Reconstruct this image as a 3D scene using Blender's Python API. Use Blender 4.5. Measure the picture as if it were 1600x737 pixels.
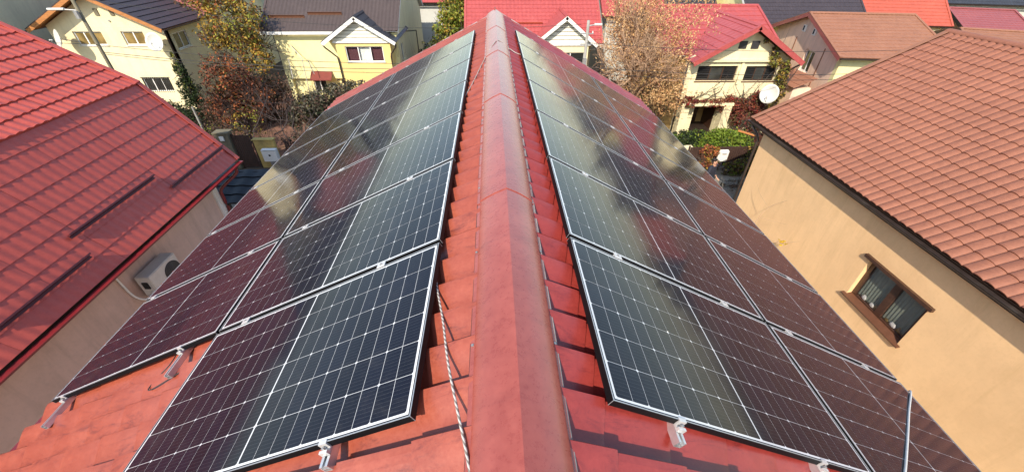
import bpy, bmesh, math, random
import numpy as np
from mathutils import Vector, Matrix

# ------------------------------------------------------------------ camera, world, sun, exposure
for o in list(bpy.data.objects):
    bpy.data.objects.remove(o, do_unlink=True)
SC = bpy.context.scene
COL = SC.collection
rad = math.radians

cd = bpy.data.cameras.new('camera')
cam = bpy.data.objects.new('camera', cd)
COL.objects.link(cam)
cd.sensor_fit = 'HORIZONTAL'
cd.sensor_width = 36.0
cd.lens = 13.968
cd.clip_start = 0.02
cd.clip_end = 3000
RGT = Vector((0.99905, -0.04314, 0.0054))
UPV = Vector((0.02174, 0.60325, 0.79725))
FWD = Vector((0.03765, 0.79638, -0.60362))
cam.matrix_world = Matrix(((RGT.x, UPV.x, -FWD.x, -0.0677), (RGT.y, UPV.y, -FWD.y, -1.2),
                           (RGT.z, UPV.z, -FWD.z, 8.8567), (0, 0, 0, 1)))
SC.camera = cam

SUN_ELEV, SUN_AZ = rad(41), rad(204)          # azimuth clockwise from +Y: the sun stands behind the camera, to its left
world = bpy.data.worlds.new('World')
SC.world = world
world.use_nodes = True
wn = world.node_tree
bg = wn.nodes['Background']
sky = wn.nodes.new('ShaderNodeTexSky')
sky.sky_type = 'NISHITA'
sky.sun_disc = False
sky.sun_elevation = SUN_ELEV
sky.sun_rotation = SUN_AZ
sky.altitude = 90
sky.air_density = 1.25
sky.dust_density = 0.9
sky.ozone_density = 1.0
wn.links.new(sky.outputs[0], bg.inputs[0])
bg.inputs[1].default_value = 0.15

sd = bpy.data.lights.new('sun', 'SUN')
sd.energy = 3.9
sd.angle = rad(0.53)
sd.color = (1.0, 0.88, 0.72)
sun = bpy.data.objects.new('sun', sd)
COL.objects.link(sun)
sdir = Vector((math.sin(SUN_AZ) * math.cos(SUN_ELEV), math.cos(SUN_AZ) * math.cos(SUN_ELEV), math.sin(SUN_ELEV)))
sun.rotation_euler = sdir.to_track_quat('Z', 'Y').to_euler()
sun.location = (-20, -25, 25)

SC.view_settings.view_transform = 'Standard'
SC.view_settings.look = 'None'
SC.view_settings.gamma = 1
SC.view_settings.exposure = 0.74
SC.render.engine = 'CYCLES'
SC.cycles.max_bounces = 6
SC.cycles.caustics_reflective = False
SC.cycles.caustics_refractive = False

# ------------------------------------------------------------------ materials
def newmat(name):
    m = bpy.data.materials.new(name)
    m.use_nodes = True
    nt = m.node_tree
    return m, nt, nt.nodes['Principled BSDF']

def lk(nt, a, b):
    nt.links.new(a, b)

def noise(nt, scale, detail=4, rough=0.6, vec=None, dist=0.0):
    n = nt.nodes.new('ShaderNodeTexNoise')
    n.inputs['Scale'].default_value = scale
    n.inputs['Detail'].default_value = detail
    n.inputs['Roughness'].default_value = rough
    n.inputs['Distortion'].default_value = dist
    if vec is not None:
        lk(nt, vec, n.inputs['Vector'])
    return n

def position(nt, scale=(1, 1, 1), rot=(0, 0, 0)):
    g = nt.nodes.new('ShaderNodeNewGeometry')
    mp = nt.nodes.new('ShaderNodeMapping')
    mp.inputs['Scale'].default_value = scale
    mp.inputs['Rotation'].default_value = rot
    lk(nt, g.outputs['Position'], mp.inputs['Vector'])
    return mp.outputs[0]

def ramp(nt, fac, stops):
    r = nt.nodes.new('ShaderNodeValToRGB')
    e = r.color_ramp.elements
    while len(e) < len(stops):
        e.new(0.5)
    for k, (p, c) in enumerate(stops):
        e[k].position = p
        e[k].color = (*c, 1) if len(c) == 3 else c
    lk(nt, fac, r.inputs[0])
    return r.outputs[0]

def mixc(nt, fac, a, b, mode='MIX'):
    m = nt.nodes.new('ShaderNodeMix')
    m.data_type = 'RGBA'
    m.blend_type = mode
    for s, v in ((m.inputs[0], fac), (m.inputs[6], a), (m.inputs[7], b)):
        if isinstance(v, (int, float)):
            s.default_value = v
        elif isinstance(v, tuple):
            s.default_value = (*v, 1)
        else:
            lk(nt, v, s)
    return m.outputs[2]

def bump(nt, bsdf, h, strength=0.3, dist=0.01):
    b = nt.nodes.new('ShaderNodeBump')
    b.inputs['Strength'].default_value = strength
    b.inputs['Distance'].default_value = dist
    lk(nt, h, b.inputs['Height'])
    lk(nt, b.outputs[0], bsdf.inputs['Normal'])

def simple(name, col, rough=0.6, var=0.25, scale=3.0, bmp=0.0, bscale=60, metal=0.0, coat=0.0, dirt=None, dirt_amt=0.5, spec=0.5, stretch=(1, 1, 1)):
    m, nt, b = newmat(name)
    pos = position(nt, stretch)
    n = noise(nt, scale, 6, 0.65, pos)
    lo = tuple(c * (1 - var) for c in col)
    hi = tuple(min(1, c * (1 + var * 0.7)) for c in col)
    c = ramp(nt, n.outputs[0], [(0.3, lo), (0.7, hi)])
    if dirt:
        n2 = noise(nt, scale * 0.45, 8, 0.75, pos, 0.6)
        f = ramp(nt, n2.outputs[0], [(0.5, (0, 0, 0)), (0.72, (dirt_amt,) * 3)])
        c = mixc(nt, f, c, dirt)
    lk(nt, c, b.inputs['Base Color'])
    rn = ramp(nt, n.outputs[0], [(0.2, (rough * 0.85,) * 3), (0.8, (min(1, rough * 1.15),) * 3)])
    lk(nt, rn, b.inputs['Roughness'])
    b.inputs['Metallic'].default_value = metal
    b.inputs['Coat Weight'].default_value = coat
    b.inputs['Specular IOR Level'].default_value = spec
    if bmp:
        n3 = noise(nt, bscale, 3, 0.6, position(nt))
        bump(nt, b, n3.outputs[0], bmp, 0.01)
    return m

M = {}
M['plaster_orange'] = simple('plaster_orange', (0.90, 0.60, 0.325), 0.9, 0.07, 0.9, 0.5, 130, dirt=(0.70, 0.45, 0.23), dirt_amt=0.5, spec=0.2)
M['plaster_beige'] = simple('plaster_beige', (0.66, 0.48, 0.40), 0.9, 0.07, 1.0, 0.3, 120, dirt=(0.40, 0.31, 0.25), dirt_amt=0.5, spec=0.2)
M['plaster_cream'] = simple('plaster_cream', (0.80, 0.71, 0.45), 0.9, 0.06, 1.2, 0.3, 90, dirt=(0.52, 0.46, 0.30), dirt_amt=0.4, spec=0.2)
M['plaster_yellow'] = simple('plaster_yellow', (0.84, 0.77, 0.40), 0.9, 0.05, 1.2, 0.3, 90, dirt=(0.68, 0.58, 0.26), dirt_amt=0.4, spec=0.2)
M['plaster_ochre'] = simple('plaster_ochre', (0.76, 0.60, 0.24), 0.9, 0.06, 1.2, 0.3, 90, spec=0.2)
M['plaster_pale'] = simple('plaster_pale', (0.72, 0.67, 0.44), 0.9, 0.06, 0.8, 0.3, 90, dirt=(0.55, 0.50, 0.36), dirt_amt=0.5, spec=0.2)
M['plaster_grey'] = simple('plaster_grey', (0.55, 0.56, 0.52), 0.9, 0.1, 0.8, 0.3, 90, dirt=(0.35, 0.35, 0.32), dirt_amt=0.5, spec=0.2)
M['plaster_pink'] = simple('plaster_pink', (0.86, 0.62, 0.46), 0.9, 0.06, 0.8, 0.3, 90, dirt=(0.55, 0.40, 0.32), dirt_amt=0.4, spec=0.2)
M['plaster_tan'] = simple('plaster_tan', (0.62, 0.42, 0.16), 0.9, 0.12, 1.2, 0.3, 90, dirt=(0.32, 0.2, 0.09), dirt_amt=0.6, spec=0.2)
M['white'] = simple('white_paint', (0.78, 0.78, 0.74), 0.45, 0.05, 4, dirt=(0.5, 0.49, 0.45), dirt_amt=0.3)
M['upvc'] = simple('white_window_frame', (0.80, 0.80, 0.78), 0.35, 0.03, 4)
M['siding'] = simple('cream_siding', (0.74, 0.72, 0.60), 0.6, 0.05, 4, dirt=(0.5, 0.48, 0.38), dirt_amt=0.3)
M['wood'] = simple('stained_wood', (0.42, 0.17, 0.05), 0.55, 0.3, 5, 0.2, 40, stretch=(1, 1, 6))
M['darkwood'] = simple('brown_window_wood', (0.066, 0.030, 0.018), 0.42, 0.35, 12, 0.2, 90, coat=0.2)
M['sillwood'] = simple('brown_sill_metal', (0.13, 0.055, 0.030), 0.45, 0.2, 10, dirt=(0.1, 0.05, 0.03))
M['brown_metal'] = simple('brown_metal', (0.035, 0.024, 0.020), 0.4, 0.3, 5, dirt=(0.09, 0.075, 0.06), dirt_amt=0.6)
M['guard'] = simple('dark_guard_metal', (0.085, 0.014, 0.018), 0.5, 0.2, 6)
M['red_gutter'] = simple('red_gutter_metal', (0.20, 0.018, 0.022), 0.32, 0.2, 6, dirt=(0.08, 0.03, 0.03), coat=0.2)
M['black'] = simple('anodised_black', (0.006, 0.006, 0.007), 0.5, 0.2, 20, spec=0.15)
M['alu'] = simple('aluminium', (0.72, 0.73, 0.74), 0.32, 0.12, 30, metal=0.75, bmp=0.1, bscale=300)
M['clamp'] = simple('clamp_aluminium', (0.62, 0.62, 0.62), 0.3, 0.1, 30, metal=0.35)
M['lip'] = simple('frame_edge_glint', (0.40, 0.42, 0.44), 0.35, 0.03, 3, metal=0.5)  # sun glint on the black frame's top, painted as a pale silver lip
M['steel'] = simple('galvanised_steel', (0.35, 0.35, 0.35), 0.5, 0.2, 10, metal=0.6)
M['concrete'] = simple('concrete', (0.30, 0.29, 0.26), 0.9, 0.25, 3, 0.5, 40, dirt=(0.15, 0.14, 0.12))
M['street'] = simple('gravel_street', (0.24, 0.21, 0.16), 0.95, 0.35, 2.2, 1.0, 26, dirt=(0.10, 0.09, 0.07), dirt_amt=0.7)
M['soil'] = simple('garden_soil', (0.085, 0.058, 0.038), 0.95, 0.45, 1.4, 0.9, 14, dirt=(0.14, 0.085, 0.04), dirt_amt=0.8)
M['bark'] = simple('bark', (0.085, 0.062, 0.048), 0.9, 0.4, 14, 0.8, 50)
M['palebark'] = simple('pale_bark', (0.42, 0.27, 0.17), 0.85, 0.3, 14, 0.6, 50)
M['darktwig'] = simple('dark_twig', (0.05, 0.036, 0.034), 0.85, 0.3, 14, 0.4, 50)
M['wire'] = simple('black_wire', (0.03, 0.03, 0.03), 0.6, 0.1, 5)
M['aircon'] = simple('aircon_paint', (0.62, 0.58, 0.52), 0.5, 0.08, 6, dirt=(0.40, 0.36, 0.3), dirt_amt=0.5)
M['dark'] = simple('dark_interior', (0.012, 0.011, 0.010), 0.8, 0.2, 4)
M['grille'] = simple('dark_grille', (0.05, 0.05, 0.05), 0.5, 0.1, 20)
M['curtain'] = simple('purple_curtain', (0.10, 0.035, 0.045), 0.9, 0.3, 8, stretch=(6, 6, 0.4))
M['netcurtain'] = simple('net_curtain', (0.80, 0.82, 0.76), 0.9, 0.2, 1.5, stretch=(1, 2, 0.6))
M['greycurtain'] = simple('grey_curtain', (0.17, 0.20, 0.165), 0.9, 0.4, 1.2, stretch=(1, 2, 1))
M['shutter'] = simple('dark_shutter', (0.035, 0.034, 0.036), 0.5, 0.2, 6)
M['fencebrown'] = simple('brown_fence', (0.055, 0.030, 0.024), 0.55, 0.3, 6)
M['yellowwall'] = simple('yellow_fence_wall', (0.50, 0.37, 0.12), 0.9, 0.2, 2.5, 0.4, 60, dirt=(0.16, 0.13, 0.06), dirt_amt=0.8)
M['olive'] = simple('olive_post', (0.17, 0.15, 0.10), 0.9, 0.25, 3, 0.4, 60, dirt=(0.08, 0.08, 0.05))
M['shingle_black'] = simple('black_roofing', (0.018, 0.020, 0.024), 0.5, 0.35, 5, 0.3, 60, dirt=(0.06, 0.06, 0.06), dirt_amt=0.5)
M['awning'] = simple('red_awning', (0.17, 0.030, 0.022), 0.6, 0.15, 5)
M['dish'] = simple('dish_white', (0.58, 0.58, 0.54), 0.45, 0.08, 5, dirt=(0.5, 0.48, 0.42), dirt_amt=0.4)
M['jacket'] = simple('navy_jacket', (0.018, 0.020, 0.035), 0.8, 0.3, 12)
M['trousers'] = simple('dark_trousers', (0.02, 0.02, 0.022), 0.85, 0.3, 12)
M['skin'] = simple('skin', (0.50, 0.28, 0.19), 0.55, 0.08, 12)
M['hair'] = simple('dark_hair', (0.015, 0.010, 0.008), 0.6, 0.3, 40)
M['redbag'] = simple('red_fabric', (0.55, 0.06, 0.03), 0.8, 0.15, 12)
M['seal'] = simple('grey_foam_seal', (0.26, 0.25, 0.24), 0.8, 0.45, 18, dirt=(0.45, 0.42, 0.38), dirt_amt=0.7)

def streaked(m, strength, dark):
    nt = m.node_tree; b = nt.nodes['Principled BSDF']
    src = b.inputs['Base Color'].links[0].from_socket
    n = noise(nt, 1.0, 7, 0.7, position(nt, (3.2, 3.2, 0.35)), 0.3)
    n2 = noise(nt, 14.0, 4, 0.7, position(nt))
    f = ramp(nt, n.outputs[0], [(0.48, (0, 0, 0)), (0.75, (strength,) * 3)])
    c = mixc(nt, f, src, dark)
    c = mixc(nt, ramp(nt, n2.outputs[0], [(0.5, (0, 0, 0)), (0.8, (strength * .5,) * 3)]), c, dark)
    lk(nt, c, b.inputs['Base Color'])
for k_, st_, dk_ in (('plaster_orange', 0.5, (0.66, 0.42, 0.20)), ('plaster_beige', 0.5, (0.36, 0.26, 0.21)), ('plaster_cream', 0.5, (0.52, 0.44, 0.27)), ('plaster_yellow', 0.45, (0.62, 0.54, 0.26)), ('plaster_pale', 0.5, (0.48, 0.44, 0.30)), ('plaster_pink', 0.5, (0.50, 0.34, 0.25))):
    streaked(M[k_], st_, dk_)

def glassmat(name, col, rough=0.04, trans=False):
    m, nt, b = newmat(name)
    n = noise(nt, 1.3, 2, 0.5, position(nt))
    c = ramp(nt, n.outputs[0], [(0.35, tuple(x * 0.6 for x in col)), (0.65, tuple(min(1, x * 1.5) for x in col))])
    lk(nt, c, b.inputs['Base Color'])
    b.inputs['Roughness'].default_value = rough
    b.inputs['Specular IOR Level'].default_value = 0.7
    bump(nt, b, noise(nt, 0.9, 2, 0.5, position(nt)).outputs[0], 0.06, 0.05)
    if trans:
        t = nt.nodes.new('ShaderNodeBsdfTransparent')
        g = nt.nodes.new('ShaderNodeBsdfGlossy')
        g.inputs['Roughness'].default_value = rough
        mx = nt.nodes.new('ShaderNodeMixShader')
        f = nt.nodes.new('ShaderNodeLayerWeight')
        f.inputs['Blend'].default_value = 0.5
        fr_ = ramp(nt, f.outputs['Facing'], [(0.0, (0.05,) * 3), (0.6, (0.10,) * 3), (0.85, (0.3,) * 3), (1.0, (0.9,) * 3)])
        lk(nt, fr_, mx.inputs[0])
        lk(nt, t.outputs[0], mx.inputs[1])
        lk(nt, g.outputs[0], mx.inputs[2])
        lk(nt, mx.outputs[0], nt.nodes['Material Output'].inputs[0])
    return m
M['pane'] = glassmat('window_pane', (0.035, 0.038, 0.036))  # opaque dark base paints the unlit room behind the glass
M['pane_clear'] = glassmat('clear_window_pane', (0.1, 0.1, 0.1), 0.02, True)
M['pane_olive'] = glassmat('olive_window_pane', (0.20, 0.14, 0.05))

def roofmetal(name, base, pale, stain, rough=0.42, stain_amt=0.75, sc=1.0, coat=0.15, near=False):
    """painted sheet steel / concrete tile: faded patches, streaks that run down the slope, grime"""
    m, nt, b = newmat(name)
    p1 = position(nt, (1.0, 1.0, 1.0))
    big = noise(nt, 0.9 * sc, 6, 0.65, p1, 0.4)
    c = ramp(nt, big.outputs[0], [(0.32, tuple(x * 0.85 for x in base)), (0.55, base), (0.78, pale)])
    fine = noise(nt, 22 * sc, 5, 0.7, p1)
    mid = noise(nt, 5.5, 3, 0.8, position(nt, (1.0, 1.0, 0.6)))
    c = mixc(nt, 0.32, c, ramp(nt, mid.outputs[0], [(0.35, tuple(x * 0.62 for x in base)), (0.65, tuple(min(1, x * 1.12) for x in pale))]))
    c = mixc(nt, 0.30, c, ramp(nt, fine.outputs[0], [(0.3, tuple(x * 0.7 for x in base)), (0.7, pale)]))
    st = noise(nt, 2.3 * sc, 9, 0.8, position(nt, (0.5, 1.6, 0.5)), 0.8)
    f = ramp(nt, st.outputs[0], [(0.52, (0, 0, 0)), (0.70, (stain_amt,) * 3)])
    c = mixc(nt, f, c, stain)
    lk(nt, c, b.inputs['Base Color'])
    r = ramp(nt, fine.outputs[0], [(0.25, (rough * 0.8,) * 3), (0.75, (min(1, rough * 1.3),) * 3)])
    lk(nt, r, b.inputs['Roughness'])
    b.inputs['Coat Weight'].default_value = coat
    b.inputs['Coat Roughness'].default_value = 0.25
    bump(nt, b, fine.outputs[0], 0.12, 0.004)
    return m
M['roof_left'] = roofmetal('faded_orange_red_tile', (0.300, 0.060, 0.034), (0.375, 0.105, 0.062), (0.065, 0.016, 0.018), 0.34, 0.80, sc=3.0, coat=0.3)
M['roof_right'] = roofmetal('wine_red_tile', (0.270, 0.032, 0.026), (0.33, 0.052, 0.042), (0.09, 0.012, 0.015), 0.32, 0.75, sc=3.0, coat=0.35)
M['cap_red'] = roofmetal('faded_red_ridge', (0.315, 0.062, 0.045), (0.40, 0.115, 0.085), (0.17, 0.036, 0.030), 0.28, 0.40, sc=1.4, coat=0.45)
M['roof_red2'] = roofmetal('bright_red_sheet', (0.47, 0.078, 0.056), (0.51, 0.098, 0.070), (0.37, 0.058, 0.044), 0.42, 0.3, coat=0.08)
M['roof_orange'] = roofmetal('terracotta_tile', (0.26, 0.096, 0.055), (0.33, 0.132, 0.078), (0.15, 0.054, 0.036), 0.65, 0.35, coat=0.0)
M['roof_terra'] = roofmetal('terracotta_sheet', (0.29, 0.125, 0.070), (0.36, 0.165, 0.095), (0.19, 0.082, 0.052), 0.6, 0.5, coat=0.0)
M['roof_vermilion'] = roofmetal('vermilion_sheet', (0.42, 0.085, 0.050), (0.50, 0.12, 0.07), (0.32, 0.06, 0.04), 0.5, 0.4)
M['roof_wine'] = roofmetal('wine_sheet', (0.28, 0.070, 0.068), (0.36, 0.10, 0.09), (0.20, 0.065, 0.078), 0.5, 0.5)
M['roof_brown'] = roofmetal('brown_sheet', (0.062, 0.043, 0.038), (0.095, 0.070, 0.062), (0.06, 0.042, 0.038), 0.5, 0.4)
M['roof_slate'] = roofmetal('dark_slate_sheet', (0.030, 0.032, 0.040), (0.055, 0.058, 0.068), (0.02, 0.02, 0.022), 0.45, 0.4)
M['roof_dusk'] = roofmetal('plum_black_sheet', (0.040, 0.030, 0.034), (0.065, 0.050, 0.055), (0.03, 0.022, 0.024), 0.5, 0.4)
M['roof_red_far'] = roofmetal('far_red_sheet', (0.39, 0.068, 0.066), (0.46, 0.105, 0.094), (0.27, 0.046, 0.050), 0.45, 0.35, coat=0.05)

def pavermat():
    m, nt, b = newmat('brick_paving')
    br = nt.nodes.new('ShaderNodeTexBrick')
    br.inputs['Scale'].default_value = 4.6
    br.inputs['Color1'].default_value = (0.30, 0.125, 0.085, 1)
    br.inputs['Color2'].default_value = (0.22, 0.11, 0.085, 1)
    br.inputs['Mortar'].default_value = (0.10, 0.075, 0.06, 1)
    br.inputs['Mortar Size'].default_value = 0.03
    p = position(nt)
    lk(nt, p, br.inputs['Vector'])
    n = noise(nt, 1.2, 6, 0.7, p)
    c = mixc(nt, ramp(nt, n.outputs[0], [(0.42, (0, 0, 0)), (0.65, (0.75,) * 3)]), br.outputs[0], (0.13, 0.075, 0.035))
    lk(nt, c, b.inputs['Base Color'])
    b.inputs['Roughness'].default_value = 0.85
    bump(nt, b, br.outputs['Fac'], 0.3, -0.01)
    return m
M['pavers'] = pavermat()

def cellmat():
    m, nt, b = newmat('silicon_cell')
    tc = nt.nodes.new('ShaderNodeTexCoord')
    sx = nt.nodes.new('ShaderNodeSeparateXYZ')
    lk(nt, tc.outputs['Object'], sx.inputs[0])
    def stripe(out, per, w):
        a = nt.nodes.new('ShaderNodeMath'); a.operation = 'MULTIPLY_ADD'
        lk(nt, out, a.inputs[0]); a.inputs[1].default_value = 1 / per; a.inputs[2].default_value = 40.5
        fr = nt.nodes.new('ShaderNodeMath'); fr.operation = 'FRACT'; lk(nt, a.outputs[0], fr.inputs[0])
        g = nt.nodes.new('ShaderNodeMath'); g.operation = 'LESS_THAN'; lk(nt, fr.outputs[0], g.inputs[0]); g.inputs[1].default_value = w
        return g.outputs[0]
    bus = stripe(sx.outputs['Y'], 0.0184, 0.055)
    g = nt.nodes.new('ShaderNodeNewGeometry')
    n = noise(nt, 3.0, 3, 0.5, g.outputs['Position'])
    c = ramp(nt, n.outputs[0], [(0.3, (0.0035, 0.004, 0.009)), (0.7, (0.007, 0.0075, 0.013))])
    oi = nt.nodes.new('ShaderNodeObjectInfo')
    c = mixc(nt, oi.outputs['Random'], c, (0.006, 0.007, 0.016))
    c = mixc(nt, bus, c, (0.055, 0.058, 0.068))
    dn = noise(nt, 2.6, 9, 0.8, g.outputs['Position'], 0.5)
    c = mixc(nt, ramp(nt, dn.outputs[0], [(0.52, (0, 0, 0)), (0.80, (0.10,) * 3)]), c, (0.22, 0.20, 0.17))
    lk(nt, c, b.inputs['Base Color'])
    b.inputs['Roughness'].default_value = 0.5
    b.inputs['Specular IOR Level'].default_value = 0.05
    b.inputs['Coat Weight'].default_value = 1.0
    b.inputs['Coat IOR'].default_value = 1.28
    dust = noise(nt, 1.7, 7, 0.7, g.outputs['Position'])
    lk(nt, ramp(nt, dust.outputs[0], [(0.3, (0.05,) * 3), (0.8, (0.15,) * 3)]), b.inputs['Coat Roughness'])
    return m
M['cell'] = cellmat()
def backmat():
    m, nt, b = newmat('white_backsheet_under_glass')
    g = nt.nodes.new('ShaderNodeNewGeometry')
    n = noise(nt, 9, 3, 0.5, g.outputs['Position'])
    lk(nt, ramp(nt, n.outputs[0], [(0.3, (0.60, 0.62, 0.64)), (0.7, (0.70, 0.72, 0.74))]), b.inputs['Base Color'])
    b.inputs['Roughness'].default_value = 0.5
    b.inputs['Coat Weight'].default_value = 1.0
    b.inputs['Coat Roughness'].default_value = 0.1
    return m
M['backsheet'] = backmat()

def ropemat():
    m, nt, b = newmat('braided_rope')
    w = nt.nodes.new('ShaderNodeTexWave')
    w.wave_type = 'BANDS'; w.bands_direction = 'DIAGONAL'
    w.inputs['Scale'].default_value = 30; w.inputs['Distortion'].default_value = 2
    lk(nt, position(nt), w.inputs['Vector'])
    lk(nt, ramp(nt, w.outputs[1], [(0.35, (0.20, 0.17, 0.15)), (0.6, (0.55, 0.52, 0.48))]), b.inputs['Base Color'])
    b.inputs['Roughness'].default_value = 0.9
    bump(nt, b, w.outputs[1], 0.5, 0.002)
    return m
M['rope'] = ropemat()
M['palerope'] = simple('pale_rope', (0.72, 0.68, 0.62), 0.9, 0.15, 60)

def leafmat(name, col, var=0.5, transl=0.25):
    m, nt, b = newmat(name)
    n = noise(nt, 3.0, 4, 0.7, position(nt))
    n2 = noise(nt, 31.0, 2, 0.7, position(nt))
    c = ramp(nt, n.outputs[0], [(0.3, tuple(x * (1 - var) for x in col)), (0.7, tuple(min(1, x * (1 + var)) for x in col))])
    c = mixc(nt, 0.5, c, ramp(nt, n2.outputs[0], [(0.35, tuple(x * (1 - var) for x in col)), (0.65, tuple(min(1, x * (1 + var)) for x in col))]))
    lk(nt, c, b.inputs['Base Color'])
    b.inputs['Roughness'].default_value = 0.65
    b.inputs['Specular IOR Level'].default_value = 0.25
    t = nt.nodes.new('ShaderNodeBsdfTranslucent')
    lk(nt, c, t.inputs[0])
    mx = nt.nodes.new('ShaderNodeMixShader')
    mx.inputs[0].default_value = transl
    lk(nt, b.outputs[0], mx.inputs[1]); lk(nt, t.outputs[0], mx.inputs[2])
    lk(nt, mx.outputs[0], nt.nodes['Material Output'].inputs[0])
    return m
L = {k: leafmat('leaf_' + k, c) for k, c in dict(
    rust=(0.26, 0.085, 0.045), orange=(0.42, 0.14, 0.05), brown=(0.13, 0.07, 0.045), olive=(0.10, 0.095, 0.03),
    gold=(0.42, 0.27, 0.05), lime=(0.28, 0.29, 0.05), green=(0.045, 0.075, 0.02), moss=(0.15, 0.22, 0.025),
    dark=(0.022, 0.034, 0.016), tan=(0.58, 0.34, 0.15), paletan=(0.66, 0.44, 0.22), pink=(0.42, 0.20, 0.11),
    sage=(0.13, 0.12, 0.085), umber=(0.10, 0.058, 0.040), crimson=(0.30, 0.03, 0.03), wine=(0.16, 0.04, 0.035),
    yellow=(0.60, 0.42, 0.04)).items()}

# ------------------------------------------------------------------ helpers
WL = {}     # object -> world location its child vertices are relative to

def link(o):
    COL.objects.link(o)
    return o

def meta(o, label=None, cat=None, group=None, kind=None):
    if label: o['label'] = label
    if cat: o['category'] = cat
    if group: o['group'] = group
    if kind: o['kind'] = kind
    return o

def thing(name, label, cat, loc=(0, 0, 0), group=None, kind=None):
    o = link(bpy.data.objects.new(name, None))
    o.location = loc
    o.empty_display_size = 0.2
    WL[o.name] = Vector(loc)
    return meta(o, label, cat, group, kind)

def mk(name, verts, faces, mat, parent=None, smooth=False, mats=None, midx=None, loc=None):
    """one mesh object; verts are world coordinates"""
    base = Vector((0, 0, 0))
    if parent is not None:
        base = WL[parent.name]
    elif loc is not None:
        base = Vector(loc)
    v = np.asarray(verts, dtype=float).reshape(-1, 3) - np.array(base)
    me = bpy.data.meshes.new(name)
    me.from_pydata(v.tolist(), [], faces if isinstance(faces, list) else faces.tolist())
    for mm in (mats or [mat]):
        me.materials.append(mm)
    if midx is not None:
        me.polygons.foreach_set('material_index', np.asarray(midx, dtype=np.int32))
    if smooth:
        me.polygons.foreach_set('use_smooth', [True] * len(me.polygons))
    me.update()
    o = link(bpy.data.objects.new(name, me))
    if parent is not None:
        o.parent = parent
        WL[o.name] = base
    else:
        if loc is not None:
            o.location = loc
        WL[o.name] = base
    return o

class MB:
    def __init__(s):
        s.v = []; s.f = []
    def quad(s, a, b, c, d):
        n = len(s.v); s.v += [tuple(a), tuple(b), tuple(c), tuple(d)]; s.f.append((n, n + 1, n + 2, n + 3))
    def hexa(s, p):
        """8 points: bottom 0-3 ccw, top 4-7 ccw"""
        n = len(s.v); s.v += [tuple(x) for x in p]
        for q in ((0, 3, 2, 1), (4, 5, 6, 7), (0, 1, 5, 4), (1, 2, 6, 5), (2, 3, 7, 6), (3, 0, 4, 7)):
            s.f.append(tuple(n + k for k in q))
    def box(s, x0, x1, y0, y1, z0, z1):
        s.hexa([(x0, y0, z0), (x1, y0, z0), (x1, y1, z0), (x0, y1, z0), (x0, y0, z1), (x1, y0, z1), (x1, y1, z1), (x0, y1, z1)])
    def obox(s, O, A, B, C):
        """box from corner O with edge vectors A, B, C"""
        O, A, B, C = Vector(O), Vector(A), Vector(B), Vector(C)
        if A.cross(B).dot(C) < 0:
            A, B = B, A
        s.hexa([O, O + A, O + A + B, O + B, O + C, O + A + C, O + A + B + C, O + B + C])
    def bar(s, p, q, w, h, up=(0, 0, 1)):
        p, q = Vector(p), Vector(q); d = (q - p)
        up = Vector(up); sd_ = d.cross(up).normalized(); u2 = sd_.cross(d).normalized()
        s.obox(p - sd_ * w / 2 - u2 * h / 2, d, sd_ * w, u2 * h)
    def tube(s, pts, r, n=8, r2=None, caps=True):
        pts = [Vector(p) for p in pts]; m = len(pts); base = len(s.v)
        up = Vector((0, 0, 1))
        for i, p in enumerate(pts):
            t = (pts[min(i + 1, m - 1)] - pts[max(i - 1, 0)]).normalized()
            a = t.cross(up)
            if a.length < 1e-3: a = t.cross(Vector((1, 0, 0)))
            a.normalize(); b = t.cross(a).normalized()
            rr = r if r2 is None else r + (r2 - r) * i / max(1, m - 1)
            for k in range(n):
                an = 2 * math.pi * k / n
                s.v.append(tuple(p + a * (rr * math.cos(an)) + b * (rr * math.sin(an))))
        for i in range(m - 1):
            for k in range(n):
                k2 = (k + 1) % n
                s.f.append((base + i * n + k, base + i * n + k2, base + (i + 1) * n + k2, base + (i + 1) * n + k))
        if caps:
            s.f.append(tuple(base + k for k in reversed(range(n))))
            s.f.append(tuple(base + (m - 1) * n + k for k in range(n)))
    def prism(s, poly, ext):
        """closed polygon (list of points) extruded by ext"""
        n = len(s.v); m = len(poly); ext = Vector(ext)
        s.v += [tuple(Vector(p)) for p in poly] + [tuple(Vector(p) + ext) for p in poly]
        s.f.append(tuple(n + k for k in reversed(range(m))))
        s.f.append(tuple(n + m + k for k in range(m)))
        for k in range(m):
            k2 = (k + 1) % m
            s.f.append((n + k, n + k2, n + m + k2, n + m + k))
    def build(s, name, mat, parent=None, smooth=False, loc=None, fix=True):
        o = mk(name, s.v, s.f, mat, parent, smooth, loc=loc)
        if fix:
            bm = bmesh.new(); bm.from_mesh(o.data)
            bmesh.ops.recalc_face_normals(bm, faces=bm.faces)
            bm.to_mesh(o.data); bm.free()
        return o

def wave(x, kind):
    x = x % 1.0
    if kind == 'barrel':        # fat round roll, narrow trough
        return np.sqrt(np.clip(1 - (2 * x - 1) ** 2 * 0.93, 0, 1)) 
    if kind == 'roll':          # sharp drop after the crest, slow swell up to the next one
        return np.where(x < 0.14, 0.5 + 0.5 * np.cos(np.pi * x / 0.14), 0.35 * ((x - 0.14) / 0.86) + 0.65 * np.sin(np.clip((x - 0.14) / 0.86, 0, 1) * np.pi / 2) ** 2.2)
    if kind == 'rib':
        return (x < 0.22) * 1.0
    return 0.5 - 0.5 * np.cos(2 * np.pi * x) ** 1 * (1 - 0.0) if kind == 'sine' else np.clip(0.5 - 0.62 * np.cos(2 * np.pi * x), 0, 1)

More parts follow.
